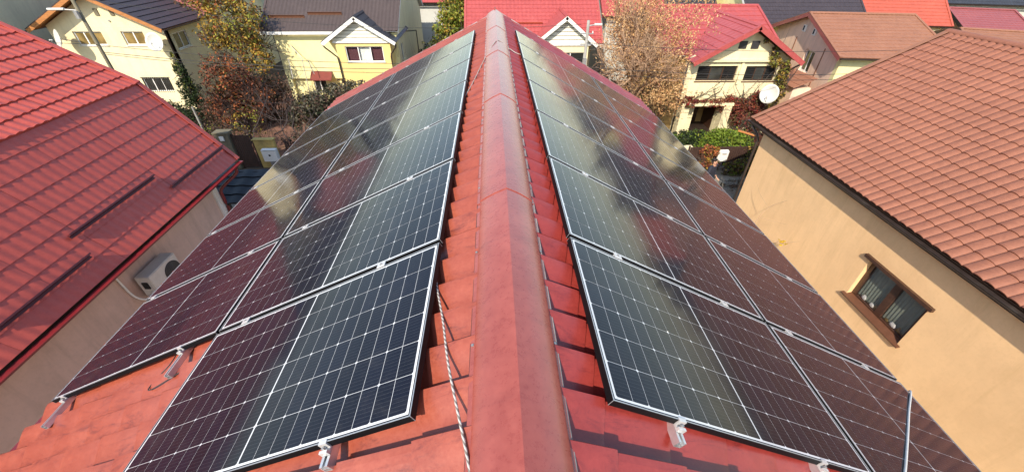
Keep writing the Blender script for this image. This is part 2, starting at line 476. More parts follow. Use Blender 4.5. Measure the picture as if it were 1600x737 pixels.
def sheet(name, parent, O, a, u, La, Lu, mat, p=0.183, r=0.35, amp=0.022, step=0.016, seg=6, kind='sine', phase=0.0, fade=1.0, smooth=True):
    """profiled roofing: O eave corner, a unit vector along the eave, u unit vector up the slope"""
    O, a, u = Vector(O), Vector(a).normalized(), Vector(u).normalized()
    n = a.cross(u)
    flip = n.z < 0
    if flip: n = -n
    nt_ = max(2, int(round(La / p * seg)) + 1)
    t = np.linspace(0, La, nt_)
    w = amp * wave(t / p + phase, kind)
    rows = []
    s0 = 0.0
    while s0 < Lu - 1e-4:
        s1 = min(Lu, s0 + r)
        rows += [(s0, step, 1.0), (s1, step * (1 - (s1 - s0) / r), fade)]
        s0 = s1
    lines = []
    Oa, aa, ua, na = map(np.array, (O, a, u, n))
    for (s_, h, k_) in rows:
        lines.append(Oa + np.outer(t, aa) + ua * s_ + np.outer(w * k_ + h, na))
    V = np.concatenate(lines)
    F = []
    nr = len(rows)
    j = np.arange(nt_ - 1)
    for i in range(nr - 1):
        b0 = i * nt_
        q = np.stack([b0 + j, b0 + j + 1, b0 + nt_ + j + 1, b0 + nt_ + j], 1)
        if flip: q = q[:, ::-1]
        F.append(q)
    # front lip down to the deck
    b0 = len(V)
    V = np.concatenate([V, Oa + np.outer(t, aa) - na * 0.012])
    q = np.stack([b0 + j, b0 + j + 1, j + 1, j], 1)
    if flip: q = q[:, ::-1]
    F.append(q)
    F = np.concatenate(F)
    o = mk(name, V, F, mat, parent)
    if smooth:
        sm = np.ones(len(F), dtype=bool)
        # risers stay flat
        me = o.data
        k = nt_ - 1
        for i in range(nr - 1):
            if i % 2 == 1: sm[i * k:(i + 1) * k] = False
        sm[-k:] = False
        me.polygons.foreach_set('use_smooth', sm)
        # split normals at risers
        try:
            me.set_sharp_from_angle(angle=rad(35))
        except Exception:
            pass
    return o

def gable_roof(parent, O, ax, ay, L_, D, ze, zr, mat, name='roof_slope', thick=0.06, boards=None, cap=None, gutter=None, profile=None, seal=False, ends=True, sheets=0, both=True, soffit=None):
    """O = horizontal corner (x,y) of roof, ax = ridge direction, ay = across; roof spans L_ x D"""
    pr = dict(p=0.183, r=0.35, amp=0.02, step=0.016, seg=4, kind='sine')
    if profile: pr.update(profile)
    ax, ay = Vector((*ax, 0)).normalized(), Vector((*ay, 0)).normalized()
    O = Vector((O[0], O[1], ze))
    mid = O + ay * D / 2; mid.z = zr
    up1 = (mid - O); Lu = up1.length; up1.normalize()
    O2 = O + ay * D
    up2 = (mid - O2).normalized()
    for k, (oo, uu) in enumerate(((O, up1), (O2, up2))):
        if sheets:
            nn = max(1, int(round(L_ / sheets))); w_ = L_ / nn
            for i in range(nn):
                sheet('roof_sheet', parent, oo + ax * (i * w_), ax, uu, w_ - 0.002, Lu, mat, phase=(i * w_ / pr['p']) % 1.0, **pr)
        else:
            sheet(name, parent, oo, ax, uu, L_, Lu, mat, **pr)
        nn_ = ax.cross(uu)
        if nn_.z < 0: nn_ = -nn_
        d = MB()
        d.obox(oo - nn_ * (0.014 + thick) + ax * 0.01 + uu * 0.01, ax * (L_ - 0.02), uu * (Lu - 0.03), nn_ * thick)
        d.build('roof_deck', soffit or M['darkwood'], parent)
        if boards:
            for e_ in (0.0, L_):
                b = MB()
                off = -0.03 if e_ == 0 else 0.004
                b.obox(oo + ax * (e_ + off) - nn_ * 0.17, ax * 0.026, uu * (Lu - 0.002), nn_ * 0.19)
                b.build('verge_board', boards, parent)
                f = MB()
                f.obox(oo + ax * (e_ + (-0.035 if e_ == 0 else -0.085)) + nn_ * 0.021, ax * 0.12, uu * (Lu - 0.002), nn_ * (pr['amp'] + pr['step'] + 0.002))
                f.build('verge_flashing', cap or mat, parent)
    if cap:
        c = MB()
        s = (up1 * 0.13, up2 * 0.13)
        hh = pr['amp'] + pr['step'] + 0.012
        apex = mid + Vector((0, 0, hh + 0.03))
        c.prism([apex, apex - s[0] - Vector((0, 0, .012)), apex - s[0] - Vector((0, 0, 0.035)), apex - Vector((0, 0, 0.035)), apex - s[1] - Vector((0, 0, 0.035)), apex - s[1] - Vector((0, 0, .012))], ax * L_)
        c.build('ridge_cap', cap, parent)
    if gutter:
        for k, oo in enumerate((O, O2)):
            out = -ay if k == 0 else ay
            g = MB()
            pts = []
            poly = []
            for q in range(7):
                an = math.pi * q / 6
                poly.append(oo + out * (0.06 - 0.06 * math.cos(an)) + Vector((0, 0, -0.035 - 0.06 * math.sin(an))))
            poly += [p_ + Vector((0, 0, 0)) for p_ in []]
            g.prism(poly, ax * L_)
            g.build('gutter', gutter, parent)

CAMP = Vector((-0.0677, -1.2, 8.8567))
def tile_field(parent, O, u, n, ya, yb, nrow, TP, TR, kind, amp, step, mat, limit, hidden, seg, trim=0.0):
    """rolled tiles laid in rows: the largest seen ones are parts of their own, the rest one part"""
    V, F = [], []
    ys = np.linspace(0, TP, seg * 2 + 1) if kind == 'roll' else np.linspace(0, TP, seg + 1)
    if kind == 'roll':
        ys = TP * np.array([0, .035, .07, .105, .14, .2, .3, .42, .56, .72, .87, 0.999])
    w = amp * wave(np.clip(ys / TP * 0.998 + 0.001, 0, .9999), kind)
    m = len(ys)
    for (x, h) in ((0.0, step), (0.02, step + .001), (TR + 0.012, 0.003)):
        V += [(x, y, h + ww) for y, ww in zip(ys, w)]
    V += [(0.0, y, 0.002 + ww * 0.9) for y, ww in zip(ys, w)]
    for i in range(2):
        for j in range(m - 1): F.append((i * m + j, i * m + m + j, i * m + m + j + 1, i * m + j + 1))
    for j in range(m - 1): F.append((3 * m + j, j, j + 1, 3 * m + j + 1))
    Rm = Matrix((u, (0, 1, 0), n)).transposed()
    if Rm.determinant() < 0:
        F = [tuple(reversed(f)) for f in F]
    me = bpy.data.meshes.new('tile')
    Rn = np.array(Rm)
    tva = np.array(V) @ Rn.T
    me.from_pydata(tva.tolist(), [], F); me.materials.append(mat)
    me.polygons.foreach_set('use_smooth', [True] * (2 * (m - 1)) + [False] * (m - 1))
    if kind == 'roll': me.set_sharp_from_angle(angle=rad(50))
    slots = []
    for i in range(nrow):
        for j in range(int((yb - ya) / TP)):
            c = O + u * (i * TR) + Vector((0, yb - (j + 1) * TP, 0))
            mid = c + u * .17 + Vector((0, .1, 0))
            d = mid - CAMP
            zc = d.dot(FWD)
            if zc > 0.3 and abs(620.8 * d.dot(RGT) / zc) < 815 and abs(620.8 * d.dot(UPV) / zc) < 385 and not (hidden and hidden(mid)):
                size = abs(d.normalized().dot(n)) / d.length_squared
            else:
                size = 0
            slots.append((size, i, j, c))
    slots.sort(key=lambda q: -q[0])
    rng = random.Random(5)
    base = WL[parent.name]
    rest_v, rest_f = [], []
    for k, (sz, i, j, c) in enumerate(slots):
        off = c + n * rng.uniform(0, .003) + u * rng.uniform(-.003, .003)
        if k < limit and sz > 0:
            o = link(bpy.data.objects.new('tile', me)); o.parent = parent
            o.location = off - base
        else:
            b0 = len(rest_v) * len(V)
            rest_v.append(tva + np.array(off))
            rest_f += [tuple(b0 + q for q in f) for f in F]
    o = mk('tiles', np.concatenate(rest_v), rest_f, mat, parent); o['kind'] = 'stuff'

def wall(name, parent, O, A, W_, z0, z1, N, t, mat, openings=()):
    """flat wall with real openings (a0,a1,z0,z1); front face at O, thickness inwards"""
    O, A, N = Vector(O), Vector(A).normalized(), Vector(N).normalized()
    xs = sorted({0.0, W_, *[v for o in openings for v in (o[0], o[1])]})
    zs = sorted({z0, z1, *[v for o in openings for v in (o[2], o[3])]})
    P = lambda a, z, d=0.0: Vector((O.x, O.y, 0)) + A * a + Vector((0, 0, z)) - N * d
    b = MB()
    for i in range(len(xs) - 1):
        for j in range(len(zs) - 1):
            ca, cz = (xs[i] + xs[i + 1]) / 2, (zs[j] + zs[j + 1]) / 2
            if any(o[0] < ca < o[1] and o[2] < cz < o[3] for o in openings): continue
            b.quad(P(xs[i], zs[j]), P(xs[i + 1], zs[j]), P(xs[i + 1], zs[j + 1]), P(xs[i], zs[j + 1]))
            b.quad(P(xs[i], zs[j], t), P(xs[i], zs[j + 1], t), P(xs[i + 1], zs[j + 1], t), P(xs[i + 1], zs[j], t))
    rects = [(0, W_, z0, z1)] + [tuple(o) for o in openings]
    for (a0, a1, c0, c1) in rects:
        b.quad(P(a0, c0), P(a0, c0, t), P(a1, c0, t), P(a1, c0))
        b.quad(P(a0, c1), P(a1, c1), P(a1, c1, t), P(a0, c1, t))
        b.quad(P(a0, c0), P(a0, c1), P(a0, c1, t), P(a0, c0, t))
        b.quad(P(a1, c0), P(a1, c0, t), P(a1, c1, t), P(a1, c1))
    return mk(name, b.v, b.f, mat, parent)

def window(parent, O, A, N, op, panes=2, depth=0.10, fw=0.055, fmat=None, pmat=None, sill=None, curtain=None, label=None, slats=None, back=True, mull=None, cgap=0.09):
    fmat = fmat or M['upvc']; pmat = pmat or M['pane']
    O, A, N = Vector(O), Vector(A).normalized(), Vector(N).normalized()
    a0, a1, z0, z1 = op
    P = lambda a, z, d=0.0: Vector((O.x, O.y, 0)) + A * a + Vector((0, 0, z)) - N * d
    b = MB(); Z = Vector((0, 0, 1))
    e = 0.002
    def br(aa, ab, za, zb, d=depth, th=0.05):
        b.obox(P(aa, za, d), A * (ab - aa), Z * (zb - za), -N * th)
    br(a0 + e, a1 - e, z0 + e, z0 + fw); br(a0 + e, a1 - e, z1 - fw, z1 - e)
    br(a0 + e, a0 + fw, z0 + fw, z1 - fw); br(a1 - fw, a1 - e, z0 + fw, z1 - fw)
    mw = mull or fw
    w_ = (a1 - a0 - 2 * fw - (panes - 1) * mw) / panes
    edges = []
    for k in range(panes):
        x = a0 + fw + k * (w_ + mw)
        edges.append((x, x + w_))
        if k: br(x - mw, x, z0 + fw, z1 - fw)
    fr = b.build('window', fmat, parent)
    if label: fr['label'] = label
    for k, (x0, x1) in enumerate(edges):
        g = MB(); g.obox(P(x0 + .001, z0 + fw + .001, depth + 0.022), A * (x1 - x0 - .002), Z * (z1 - z0 - 2 * fw - .002), -N * 0.008)
        g.build('pane', pmat, fr)
        if slats and k in slats:
            q = 7
            hgt = (z1 - z0 - 2 * fw) / q
            for i in range(q):
                s = MB(); s.obox(P(x0 + 0.01, z0 + fw + i * hgt + hgt * .12, depth - 0.02), A * (x1 - x0 - 0.02), Z * (hgt * 0.7) + N * 0.03, -N * 0.012)
                s.build('slat', M['shutter'], fr)
        if curtain and curtain[k]:
            m_ = M[curtain[k]]
            c = MB(); nn = 16
            for i in range(nn):
                xa, xb = x0 + (x1 - x0) * i / nn, x0 + (x1 - x0) * (i + 1) / nn
                da, db = (cgap + 0.045 + 0.012 * (i % 2)), (cgap + 0.045 + 0.012 * ((i + 1) % 2))
                c.quad(P(xa, z0 + fw, depth + da), P(xb, z0 + fw, depth + db), P(xb, z1 - fw, depth + db), P(xa, z1 - fw, depth + da))
            c.build('curtain', m_, fr, fix=False)
    if pmat is M['pane_clear'] and back:
        c = MB()
        c.quad(P(a0, z0, depth + 0.5), P(a1, z0, depth + 0.5), P(a1, z1, depth + 0.5), P(a0, z1, depth + 0.5))
        for (aa, ab) in ((a0, a0), (a1, a1)):
            c.quad(P(aa, z0, depth + .06), P(aa, z0, depth + .5), P(aa, z1, depth + .5), P(aa, z1, depth + .06))
        c.quad(P(a0, z0, depth + .06), P(a1, z0, depth + .06), P(a1, z0, depth + .5), P(a0, z0, depth + .5))
        c.quad(P(a0, z1, depth + .06), P(a1, z1, depth + .06), P(a1, z1, depth + .5), P(a0, z1, depth + .5))
        c.build('dark_room', M['dark'], fr, fix=False)
    if sill:
        s = MB(); s.obox(P(a0 - 0.05, z0 - 0.035, depth), A * (a1 - a0 + 0.1), Z * 0.03, N * (depth + 0.05))
        s.build('sill', sill, fr)
    return fr

def gable_tri(parent, O, A, W_, z1, zr, N, t, mat, name='gable_wall', zoff=0.0, extra=0.0):
    O, A, N = Vector(O), Vector(A).normalized(), Vector(N).normalized()
    p = Vector((O.x, O.y, 0))
    b = MB()
    poly = [p + Vector((0, 0, z1)), p + A * W_ + Vector((0, 0, z1)), p + A * W_ / 2 + Vector((0, 0, zr))]
    if extra:
        poly = [p + Vector((0, 0, z1)), p + A * W_ + Vector((0, 0, z1)), p + A * W_ + Vector((0, 0, z1 + extra)), p + A * W_ / 2 + Vector((0, 0, zr)), p + Vector((0, 0, z1 + extra))]
    b.prism(poly, -N * t)
    return b.build(name, mat, parent)

# ------------------------------------------------------------------ ground
def ground_sheet(name, x0, x1, y0, y1, z, mat, nx=1, ny=1, amp=0.0, seed=0):
    rng = np.random.default_rng(seed)
    xs, ys = np.linspace(x0, x1, nx + 1), np.linspace(y0, y1, ny + 1)
    V = [(x, y, z + (rng.random() * amp if amp and 0 < i < nx and 0 < j < ny else 0)) for j, y in enumerate(ys) for i, x in enumerate(xs)]
    F = [(j * (nx + 1) + i, j * (nx + 1) + i + 1, (j + 1) * (nx + 1) + i + 1, (j + 1) * (nx + 1) + i) for j in range(ny) for i in range(nx)]
    return meta(mk(name, V, F, mat), kind='structure')

ground_sheet('ground', -1500, 1500, -1500, 1500, -0.012, M['soil'])
ground_sheet('street', -70, 80, 12.2, 15.4, 0.0, M['street'], 150, 12, 0.012, 1)
ground_sheet('yard_paving', -16.6, -7.6, 16.7, 27.5, 0.0, M['pavers'])
ground_sheet('driveway', -9.0, -3.9, -6, 12.2, -0.004, M['concrete'])
ground_sheet('side_path', 3.6, 8.7, -6, 12.2, -0.004, M['concrete'])
ground_sheet('forecourt', 8.7, 24, 10.7, 12.2, -0.004, M['concrete'])
kb = MB(); kb.box(-70, 80, 15.4, 15.52, -0.01, 0.12)
meta(kb.build('kerb', M['concrete']), kind='structure')

# ------------------------------------------------------------------ our house: ridge, sheets, cap
AL, AR = 0.4423, 0.5026
RZ = 7.5
Y0 = -5.0
YL, YR = 8.38, 8.72
nLv = Vector((-math.sin(AL), 0, math.cos(AL)))
nRv = Vector((math.sin(AR), 0, math.cos(AR)))
dLv = Vector((-math.cos(AL), 0, -math.sin(AL)))
dRv = Vector((math.cos(AR), 0, -math.sin(AR)))
APEX = Vector((0, 0, RZ))
house = thing('house', 'house under the camera with a faded red sheet metal roof carrying the solar panels', 'house', (0, 1.5, 0))
for side, dv, nv, yend, Lu, ph in ((-1, dLv, nLv, YL, 4.13, 0.338), (1, dRv, nRv, YR, 4.10, 0.340)):
    fst = 0.365 if side > 0 else 0.41        # first overlap below the ridge
    nrow = 11
    hid = lambda c, sd=side: (0.45 < abs(c.x) / math.cos(AL if sd < 0 else AR) < 3.7 and (-0.25 if (abs(c.x) < 1.9 or sd > 0) else 0.85) < c.y < 6.9)
    tile_field(house, APEX + dv * (fst + nrow * ph) - nv * 0.022, -dv, nv, Y0, yend - 0.06, nrow + 1, 0.2, ph, 'roll', 0.064, 0.020, M['roof_left'] if side < 0 else M['roof_right'], 148, hid, 9, trim=0.0)
    d = MB(); d.obox(APEX + dv * (Lu - 0.03) - nv * 0.11 + Vector((0, Y0 + .02, 0)), Vector((0, yend - Y0 - 0.04, 0)), -dv * (Lu - 0.10), nv * 0.07)
    d.build('roof_deck', M['darkwood'], house)
    v = MB(); v.obox(APEX + dv * (Lu + .01) + Vector((0, yend - 0.11, 0)) + nv * 0.034, Vector((0, 0.14, 0)), -dv * (Lu - 0.12), nv * 0.016)
    v.obox(APEX + dv * (Lu + .01) + Vector((0, yend + 0.012, 0)) - nv * 0.13, Vector((0, 0.018, 0)), -dv * (Lu - 0.12), nv * 0.16)
    v.build('verge_flashing', M['cap_red'], house)
    g = MB(); e_ = APEX + dv * (Lu + 0.02) + Vector((0, Y0, -0.03))
    s_ = -1 if side < 0 else 1
    g.prism([e_ + Vector((s_ * (0.055 - 0.055 * math.cos(math.pi * q / 6)), 0, -0.03 - 0.055 * math.sin(math.pi * q / 6))) for q in range(7)], (0, yend - Y0, 0))
    g.build('gutter', M['red_gutter'], house)
hw = MB(); hw.box(-3.25, 3.25, Y0 + 0.4, 7.95, 0, 5.45); hw.build('wall', M['plaster_beige'], house)
gable_tri(house, (-3.25, 7.95, 0), (1, 0, 0), 6.5, 5.452, 7.30, (0, 1, 0), 0.3, M['plaster_beige'])
# ridge cap pieces (each overlaps the next)
caps = [(Y0, -2.9), (-2.9, -0.95), (-0.95, 0.98), (0.98, 2.86), (2.86, 4.75), (4.75, 6.6), (6.6, 8.50)]
for k, (ya, yb) in enumerate(caps):
    hl, hr = 0.158, 0.148
    prof = []
    for (s, dv, nv) in ((hl, dLv, nLv), (0, dLv, Vector((0, 0, 1))), (hr, dRv, nRv)):
        prof.append((s, dv, nv))
    def pt(u, side, h):
        dv, nv = (dLv, nLv) if side < 0 else (dRv, nRv)
        return APEX + dv * u + nv * h
    H0 = 0.062
    pl = [pt(0.188, -1, 0.044), pt(0.165, -1, 0.045), pt(0.161, -1, 0.058), pt(0.150, -1, 0.063), pt(0.10, -1, 0.070), pt(0.05, -1, 0.074), pt(0.022, -1, 0.074),
          APEX + Vector((0, 0, 0.0815)), pt(0.022, 1, 0.074), pt(0.05, 1, 0.074), pt(0.10, 1, 0.070), pt(0.143, 1, 0.063), pt(0.153, 1, 0.058), pt(0.157, 1, 0.045), pt(0.175, 1, 0.044)]
    m_ = len(pl)
    V, F = [], []
    ny = 10
    for j in range(ny + 1):
        y = ya + (yb + 0.05 - ya) * j / ny
        lift = 0.0050 * (1 - j / ny) + 0.0004 * k
        V += [(p.x * (1 + 0.012 * (1 - j / ny)), y, p.z + lift) for p in pl]
    for j in range(ny):
        for i in range(m_ - 1):
            a = j * m_ + i
            F.append((a, a + 1, a + m_ + 1, a + m_))
    nb = len(V)
    V += [(p.x, ya, p.z - 0.012) for p in pl]
    for i in range(m_ - 1): F.append((nb + i, nb + i + 1, i + 1, i))
    o = mk('ridge_cap', V, F, M['cap_red'], house, smooth=True)
    o.data.set_sharp_from_angle(angle=rad(38))
    # screws along both flanges
    sc_ = MB()
    for y in np.arange(ya + 0.2, yb, 0.62):
        for side in (-1, 1):
            c = pt(0.177 if side < 0 else 0.166, side, 0.045) + Vector((0, y, 0))
            nv = nLv if side < 0 else nRv
            sc_.tube([c, c + nv * 0.008], 0.007, 6)
    sc_.build('screws', M['steel'], o)
for side, u in ((-1, 0.176), (1, 0.165)):
    dv, nv = (dLv, nLv) if side < 0 else (dRv, nRv)
    rng = random.Random(3)
    pts = [APEX + dv * (u + 0.013 + rng.uniform(-.0015, .0015)) + nv * 0.043 + Vector((0, y, 0)) for y in np.arange(Y0, 8.4, 0.22)]
    t = MB(); t.tube(pts, 0.0045 if side > 0 else 0.003, 6); t.build('sealing_strip', M['seal'] if side > 0 else M['brown_metal'], house)
fin = MB(); fin.tube([(-.01, 8.47, 7.565), (-.01, 8.50, 7.60), (-.01, 8.50, 7.62)], 0.018, 8); fin.build('ridge_end_cap', M['cap_red'], house)

# ------------------------------------------------------------------ solar panels
PL_, PW_, GAPR, GAPC = 1.7387, 1.0377, 0.0303, 0.0322
PITCH = PW_ + GAPR
HP = 0.12           # panel top above the roof plane
FT = 0.035
def panel_meshes():
    hx, hy = PL_ / 2, PW_ / 2
    fr = MB()
    t = 0.012
    fr.box(-hx, hx, -hy, -hy + t, -FT, -0.0012); fr.box(-hx, hx, hy - t, hy, -FT, -0.0012)
    fr.box(-hx, -hx + t, -hy + t, hy - t, -FT, -0.0012); fr.box(hx - t, hx, -hy + t, hy - t, -FT, -0.0012)
    lip = MB(); l = 0.0060
    z0, z1 = -0.0011, 0.0003
    i0 = 0.0012
    lip.box(-hx + i0, hx - i0, -hy + i0, -hy + l, z0, z1); lip.box(-hx + i0, hx - i0, hy - l, hy - i0, z0, z1)
    lip.box(-hx + i0, -hx + l, -hy + l, hy - l, z0, z1); lip.box(hx - l, hx - i0, -hy + l, hy - l, z0, z1)
    for sx in (-1, 1):  # pale slivers paint the gloss on the upright frame corners
        for sy in (-1, 1):
            lip.box(sx * hx - 0.0013 if sx > 0 else -hx - 0.0006, sx * hx + 0.0006 if sx > 0 else -hx + 0.0013, sy * hy - .0013 if sy > 0 else -hy - .0006, sy * hy + .0006 if sy > 0 else -hy + .0013, -FT, -0.001)
    bk = MB(); bk.box(-hx + t, hx - t, -hy + t, hy - t, -0.008, -0.0022)
    fr.box(-hx + l, hx - l, -hy + l, -hy + t - .0001, -0.003, -0.0018)
    def me(mb, name, mat):
        m = bpy.data.meshes.new(name); m.from_pydata(mb.v, [], mb.f); m.materials.append(mat); return m
    cell = MB()
    cw, ch, cf, z = 0.0818, 0.1629, 0.006, 0.0
    v = [(-cw / 2 + cf, -ch / 2, z), (cw / 2 - cf * .0, -ch / 2, z), (cw / 2, -ch / 2, z), (cw / 2, ch / 2, z), (-cw / 2 + cf, ch / 2, z), (-cw / 2, ch / 2 - cf, z), (-cw / 2, -ch / 2 + cf, z)]
    v = [v[0], v[2], v[3], v[4], v[5], v[6]]
    tvb = [(x, y, -0.0006) for x, y, _ in v]
    cm = bpy.data.meshes.new('solar_cell')
    cm.from_pydata(v + tvb, [], [tuple(range(6))] + [(i, i + 6, (i + 1) % 6 + 6, (i + 1) % 6) for i in range(6)])
    cm.materials.append(M['cell'])
    pos = []
    for half in (0, 1):
        for i in range(10):
            for j in range(6):
                x = (-hx + 0.023 + 0.04215 + i * 0.0843) if half == 0 else (hx - 0.023 - 0.04215 - i * 0.0843)
                y = -hy + 0.022 + (j + 0.5) * (PW_ - 0.044) / 6
                flip = (i % 2) ^ half
                pos.append((x, y, flip))
    V, F = [], []
    for (x, y, fl) in pos:
        b = len(V)
        s = -1 if fl else 1
        V += [(x + s * a, y + s * c, -0.0014) for a, c, _ in v]
        F.append(tuple(b + k for k in range(6)))
    cj = bpy.data.meshes.new('solar_cells'); cj.from_pydata(V, [], F); cj.materials.append(M['cell'])
    return me(fr, 'frame', M['black']), me(lip, 'frame_edge', M['lip']), me(bk, 'backsheet', M['backsheet']), cm, cj, pos
mf, ml, mb_, mcell, mcells, cellpos = panel_meshes()
YSL, YSR = -0.4189, -0.3832
UL, UR = 0.3873, 0.3504
ORD = ['first', 'second', 'third', 'fourth', 'fifth', 'sixth', 'seventh']
def add_panel(side, colm, row):
    dv, nv, u0, ys = (dLv, nLv, UL, YSL) if side < 0 else (dRv, nRv, UR, YSR)
    u = u0 + PL_ / 2 + colm * (PL_ + GAPC)
    c = APEX + dv * u + nv * HP + Vector((0, ys + row * PITCH + PW_ / 2, 0))
    sl = 'left' if side < 0 else 'right'
    cn = 'ridge-side' if colm == 0 else 'eave-side'
    near = row if (side > 0 or colm == 0) else row - 1
    lab = '%s black solar panel from the near end of the %s row on the %s slope' % (ORD[near], cn, sl)
    o = link(bpy.data.objects.new('solar_panel', None))
    o.location = c
    o.rotation_euler = (0, (-AL if side < 0 else AR), 0)
    o.empty_display_size = 0.1
    meta(o, lab, 'solar panel', 'solar panels on the red roof')
    for nm, m in (('frame', mf), ('frame_edge', ml), ('backsheet', mb_)):
        p = link(bpy.data.objects.new(nm, m)); p.parent = o
    if row <= 2:
        for (x, y, fl) in cellpos:
            p = link(bpy.data.objects.new('solar_cell', mcell)); p.parent = o
            p.location = (x, y, -0.0014)
            if fl: p.rotation_euler = (0, 0, math.pi)
    else:
        p = link(bpy.data.objects.new('solar_cells', mcells)); p.parent = o; p['kind'] = 'stuff'
    return o
for r_ in range(7): add_panel(-1, 0, r_)
for r_ in range(1, 7): add_panel(-1, 1, r_)
for c_ in (0, 1):
    for r_ in range(7): add_panel(1, c_, r_)

# mounting rails with their clamps
def rail(side, u, row0, near, lab):
    dv, nv, ys = (dLv, nLv, YSL) if side < 0 else (dRv, nRv, YSR)
    ya = ys + row0 * PITCH - near; yb = ys + 7 * PITCH + 0.06
    base = APEX + dv * u + Vector((0, ya, 0)) + nv * 0.046
    r = thing('mounting_rail', lab, 'mounting rail', base, 'aluminium rails under the solar panels')
    b = MB(); Y = Vector((0, 1, 0)); w = 0.038
    Ln = yb - ya
    t = 0.0035; hgt = 0.038
    b.obox(base - dv * w / 2, dv * w, Y * Ln, nv * t)
    b.obox(base - dv * w / 2 + nv * t, dv * t, Y * Ln, nv * (hgt - t))
    b.obox(base + dv * (w / 2 - t) + nv * t, dv * t, Y * Ln, nv * (hgt - t))
    b.obox(base - dv * (w / 2 - t) + nv * (hgt - t), dv * 0.009, Y * Ln, nv * t)
    b.obox(base + dv * (w / 2 - t - 0.009) + nv * (hgt - t), dv * 0.009, Y * Ln, nv * t)
    b.obox(base - dv * (w / 2 - t) + nv * 0.018, dv * (w - 2 * t), Y * Ln, nv * 0.002)
    b.build('rail_profile', M['alu'], r)
    # feet
    for y in np.arange(ya + 0.5, yb, 1.4):
        f = MB(); q = APEX + dv * u + Y * y
        f.obox(q - dv * 0.02 + nv * 0.0, dv * 0.04, Y * 0.05, nv * 0.045); f.build('rail_foot', M['steel'], r)
    # end clamp: Z-shaped block with its bolt
    e = MB(); q = APEX + dv * u + Y * (ys + row0 * PITCH)
    z0 = 0.0855
    e.obox(q - dv * 0.019 + Y * -0.034 + nv * z0, dv * 0.038, Y * 0.012, nv * 0.022)
    e.obox(q - dv * 0.019 + Y * -0.022 + nv * z0, dv * 0.038, Y * 0.020, nv * 0.010)
    e.obox(q - dv * 0.019 + Y * -0.0075 + nv * (z0 + .010), dv * 0.038, Y * 0.0065, nv * (HP - z0 - 0.006))
    e.obox(q - dv * 0.019 + Y * -0.001 + nv * (HP + 0.001), dv * 0.038, Y * 0.0105, nv * 0.003)
    ec = e.build('end_clamp', M['clamp'], r)
    bt = MB(); bt.tube([q + Y * -0.018 + nv * (z0 + 0.010), q + Y * -0.018 + nv * (z0 + 0.030)], 0.007, 6); bt.build('bolt', M['steel'], ec)
    for k in range(row0 + 1, 7):
        q = APEX + dv * u + Y * (ys + k * PITCH - GAPR / 2)
        m = MB(); m.obox(q - dv * 0.028 - Y * 0.024 + nv * (HP + 0.001), dv * 0.056, Y * 0.048, nv * 0.004)
        m.obox(q - dv * 0.024 - Y * 0.010 + nv * (HP - 0.03), dv * 0.048, Y * 0.020, nv * 0.031)
        mc = m.build('mid_clamp', M['clamp'], r)
        bt = MB(); bt.tube([q + nv * (HP + 0.005), q + nv * (HP + 0.011)], 0.007, 6); bt.build('bolt', M['steel'], mc)
    q = APEX + dv * u + Y * (ys + 7 * PITCH - GAPR)
    m = MB(); m.obox(q - dv * 0.028 - Y * 0.010 + nv * (HP + 0.001), dv * 0.056, Y * 0.022, nv * 0.004)
    m.obox(q - dv * 0.024 + Y * 0.002 + nv * (HP - 0.035), dv * 0.048, Y * 0.014, nv * 0.036); m.build('end_clamp', M['clamp'], r)
rail(-1, 0.79, 0, 0.075, 'aluminium rail nearest the ridge on the left slope with a bright end clamp')
rail(-1, 1.87, 0, 0.075, 'aluminium rail under the lower half of the ridge-side panels on the left slope')
rail(-1, 2.50, 1, 0.20, 'aluminium rail sticking out over orange tiles below the eave-side panels, upper of the two')
rail(-1, 3.76, 1, 0.22, 'aluminium rail sticking out at the very eave of the left slope')
rail(1, 0.71, 0, 0.075, 'aluminium rail nearest the ridge on the right slope with a bright end clamp')
rail(1, 1.66, 0, 0.075, 'aluminium rail ending at the bottom edge of the photo on the right slope')
rail(1, 2.36, 0, 0.075, 'aluminium rail just below the column gap under the right slope eave-side panels')
rail(1, 3.35, 0, 0.075, 'aluminium rail nearest the eave under the right slope panels')

# ropes and cables
def curve_pts(ctrl, n=12):
    """catmull-rom"""
    P_ = [Vector(c) for c in ctrl]
    P_ = [P_[0] * 2 - P_[1]] + P_ + [P_[-1] * 2 - P_[-2]]
    out = []
    for i in range(1, len(P_) - 2):
        for k in range(n):
            t = k / n
            a, b, c, d = P_[i - 1], P_[i], P_[i + 1], P_[i + 2]
            out.append(0.5 * ((2 * b) + (c - a) * t + (2 * a - 5 * b + 4 * c - d) * t * t + (3 * b - a - 3 * c + d) * t ** 3))
    out.append(P_[-2])
    return out
def rope(name, ctrl, r, mat, label, cat, n=12, sides=8, group=None):
    b = MB(); b.tube(curve_pts(ctrl, n), r, sides)
    o = b.build(name, mat, None, smooth=True, loc=ctrl[0])
    return meta(o, label, cat, group)
def onroof(side, u, y, h):
    dv, nv = (dLv, nLv) if side < 0 else (dRv, nRv)
    return tuple(APEX + dv * u + nv * h + Vector((0, y, 0)))
rope('rope', [onroof(-1, .46, .62, .07), onroof(-1, .425, .47, .078), onroof(-1, .395, .30, .066), onroof(-1, .335, .06, .064), onroof(-1, .285, -.18, .064), onroof(-1, .225, -.40, .064), onroof(-1, .165, -.62, .06), onroof(-1, .11, -.85, .075), onroof(-1, .1, -1.3, .08)], 0.0052, M['rope'], 'grey braided rope lying on the red roof beside the near left panel', 'rope')
rope('rope', [onroof(-1, .45, 3.15, .075), onroof(-1, .33, 3.85, .055), onroof(-1, .17, 4.75, .058), (-.005, 5.35, 7.585), onroof(1, .16, 5.38, .06), onroof(1, .30, 5.35, .06), onroof(1, .40, 5.33, .09)], 0.0055, M['rope'], 'thin rope laid over the ridge cap between the far panels', 'rope', 10)
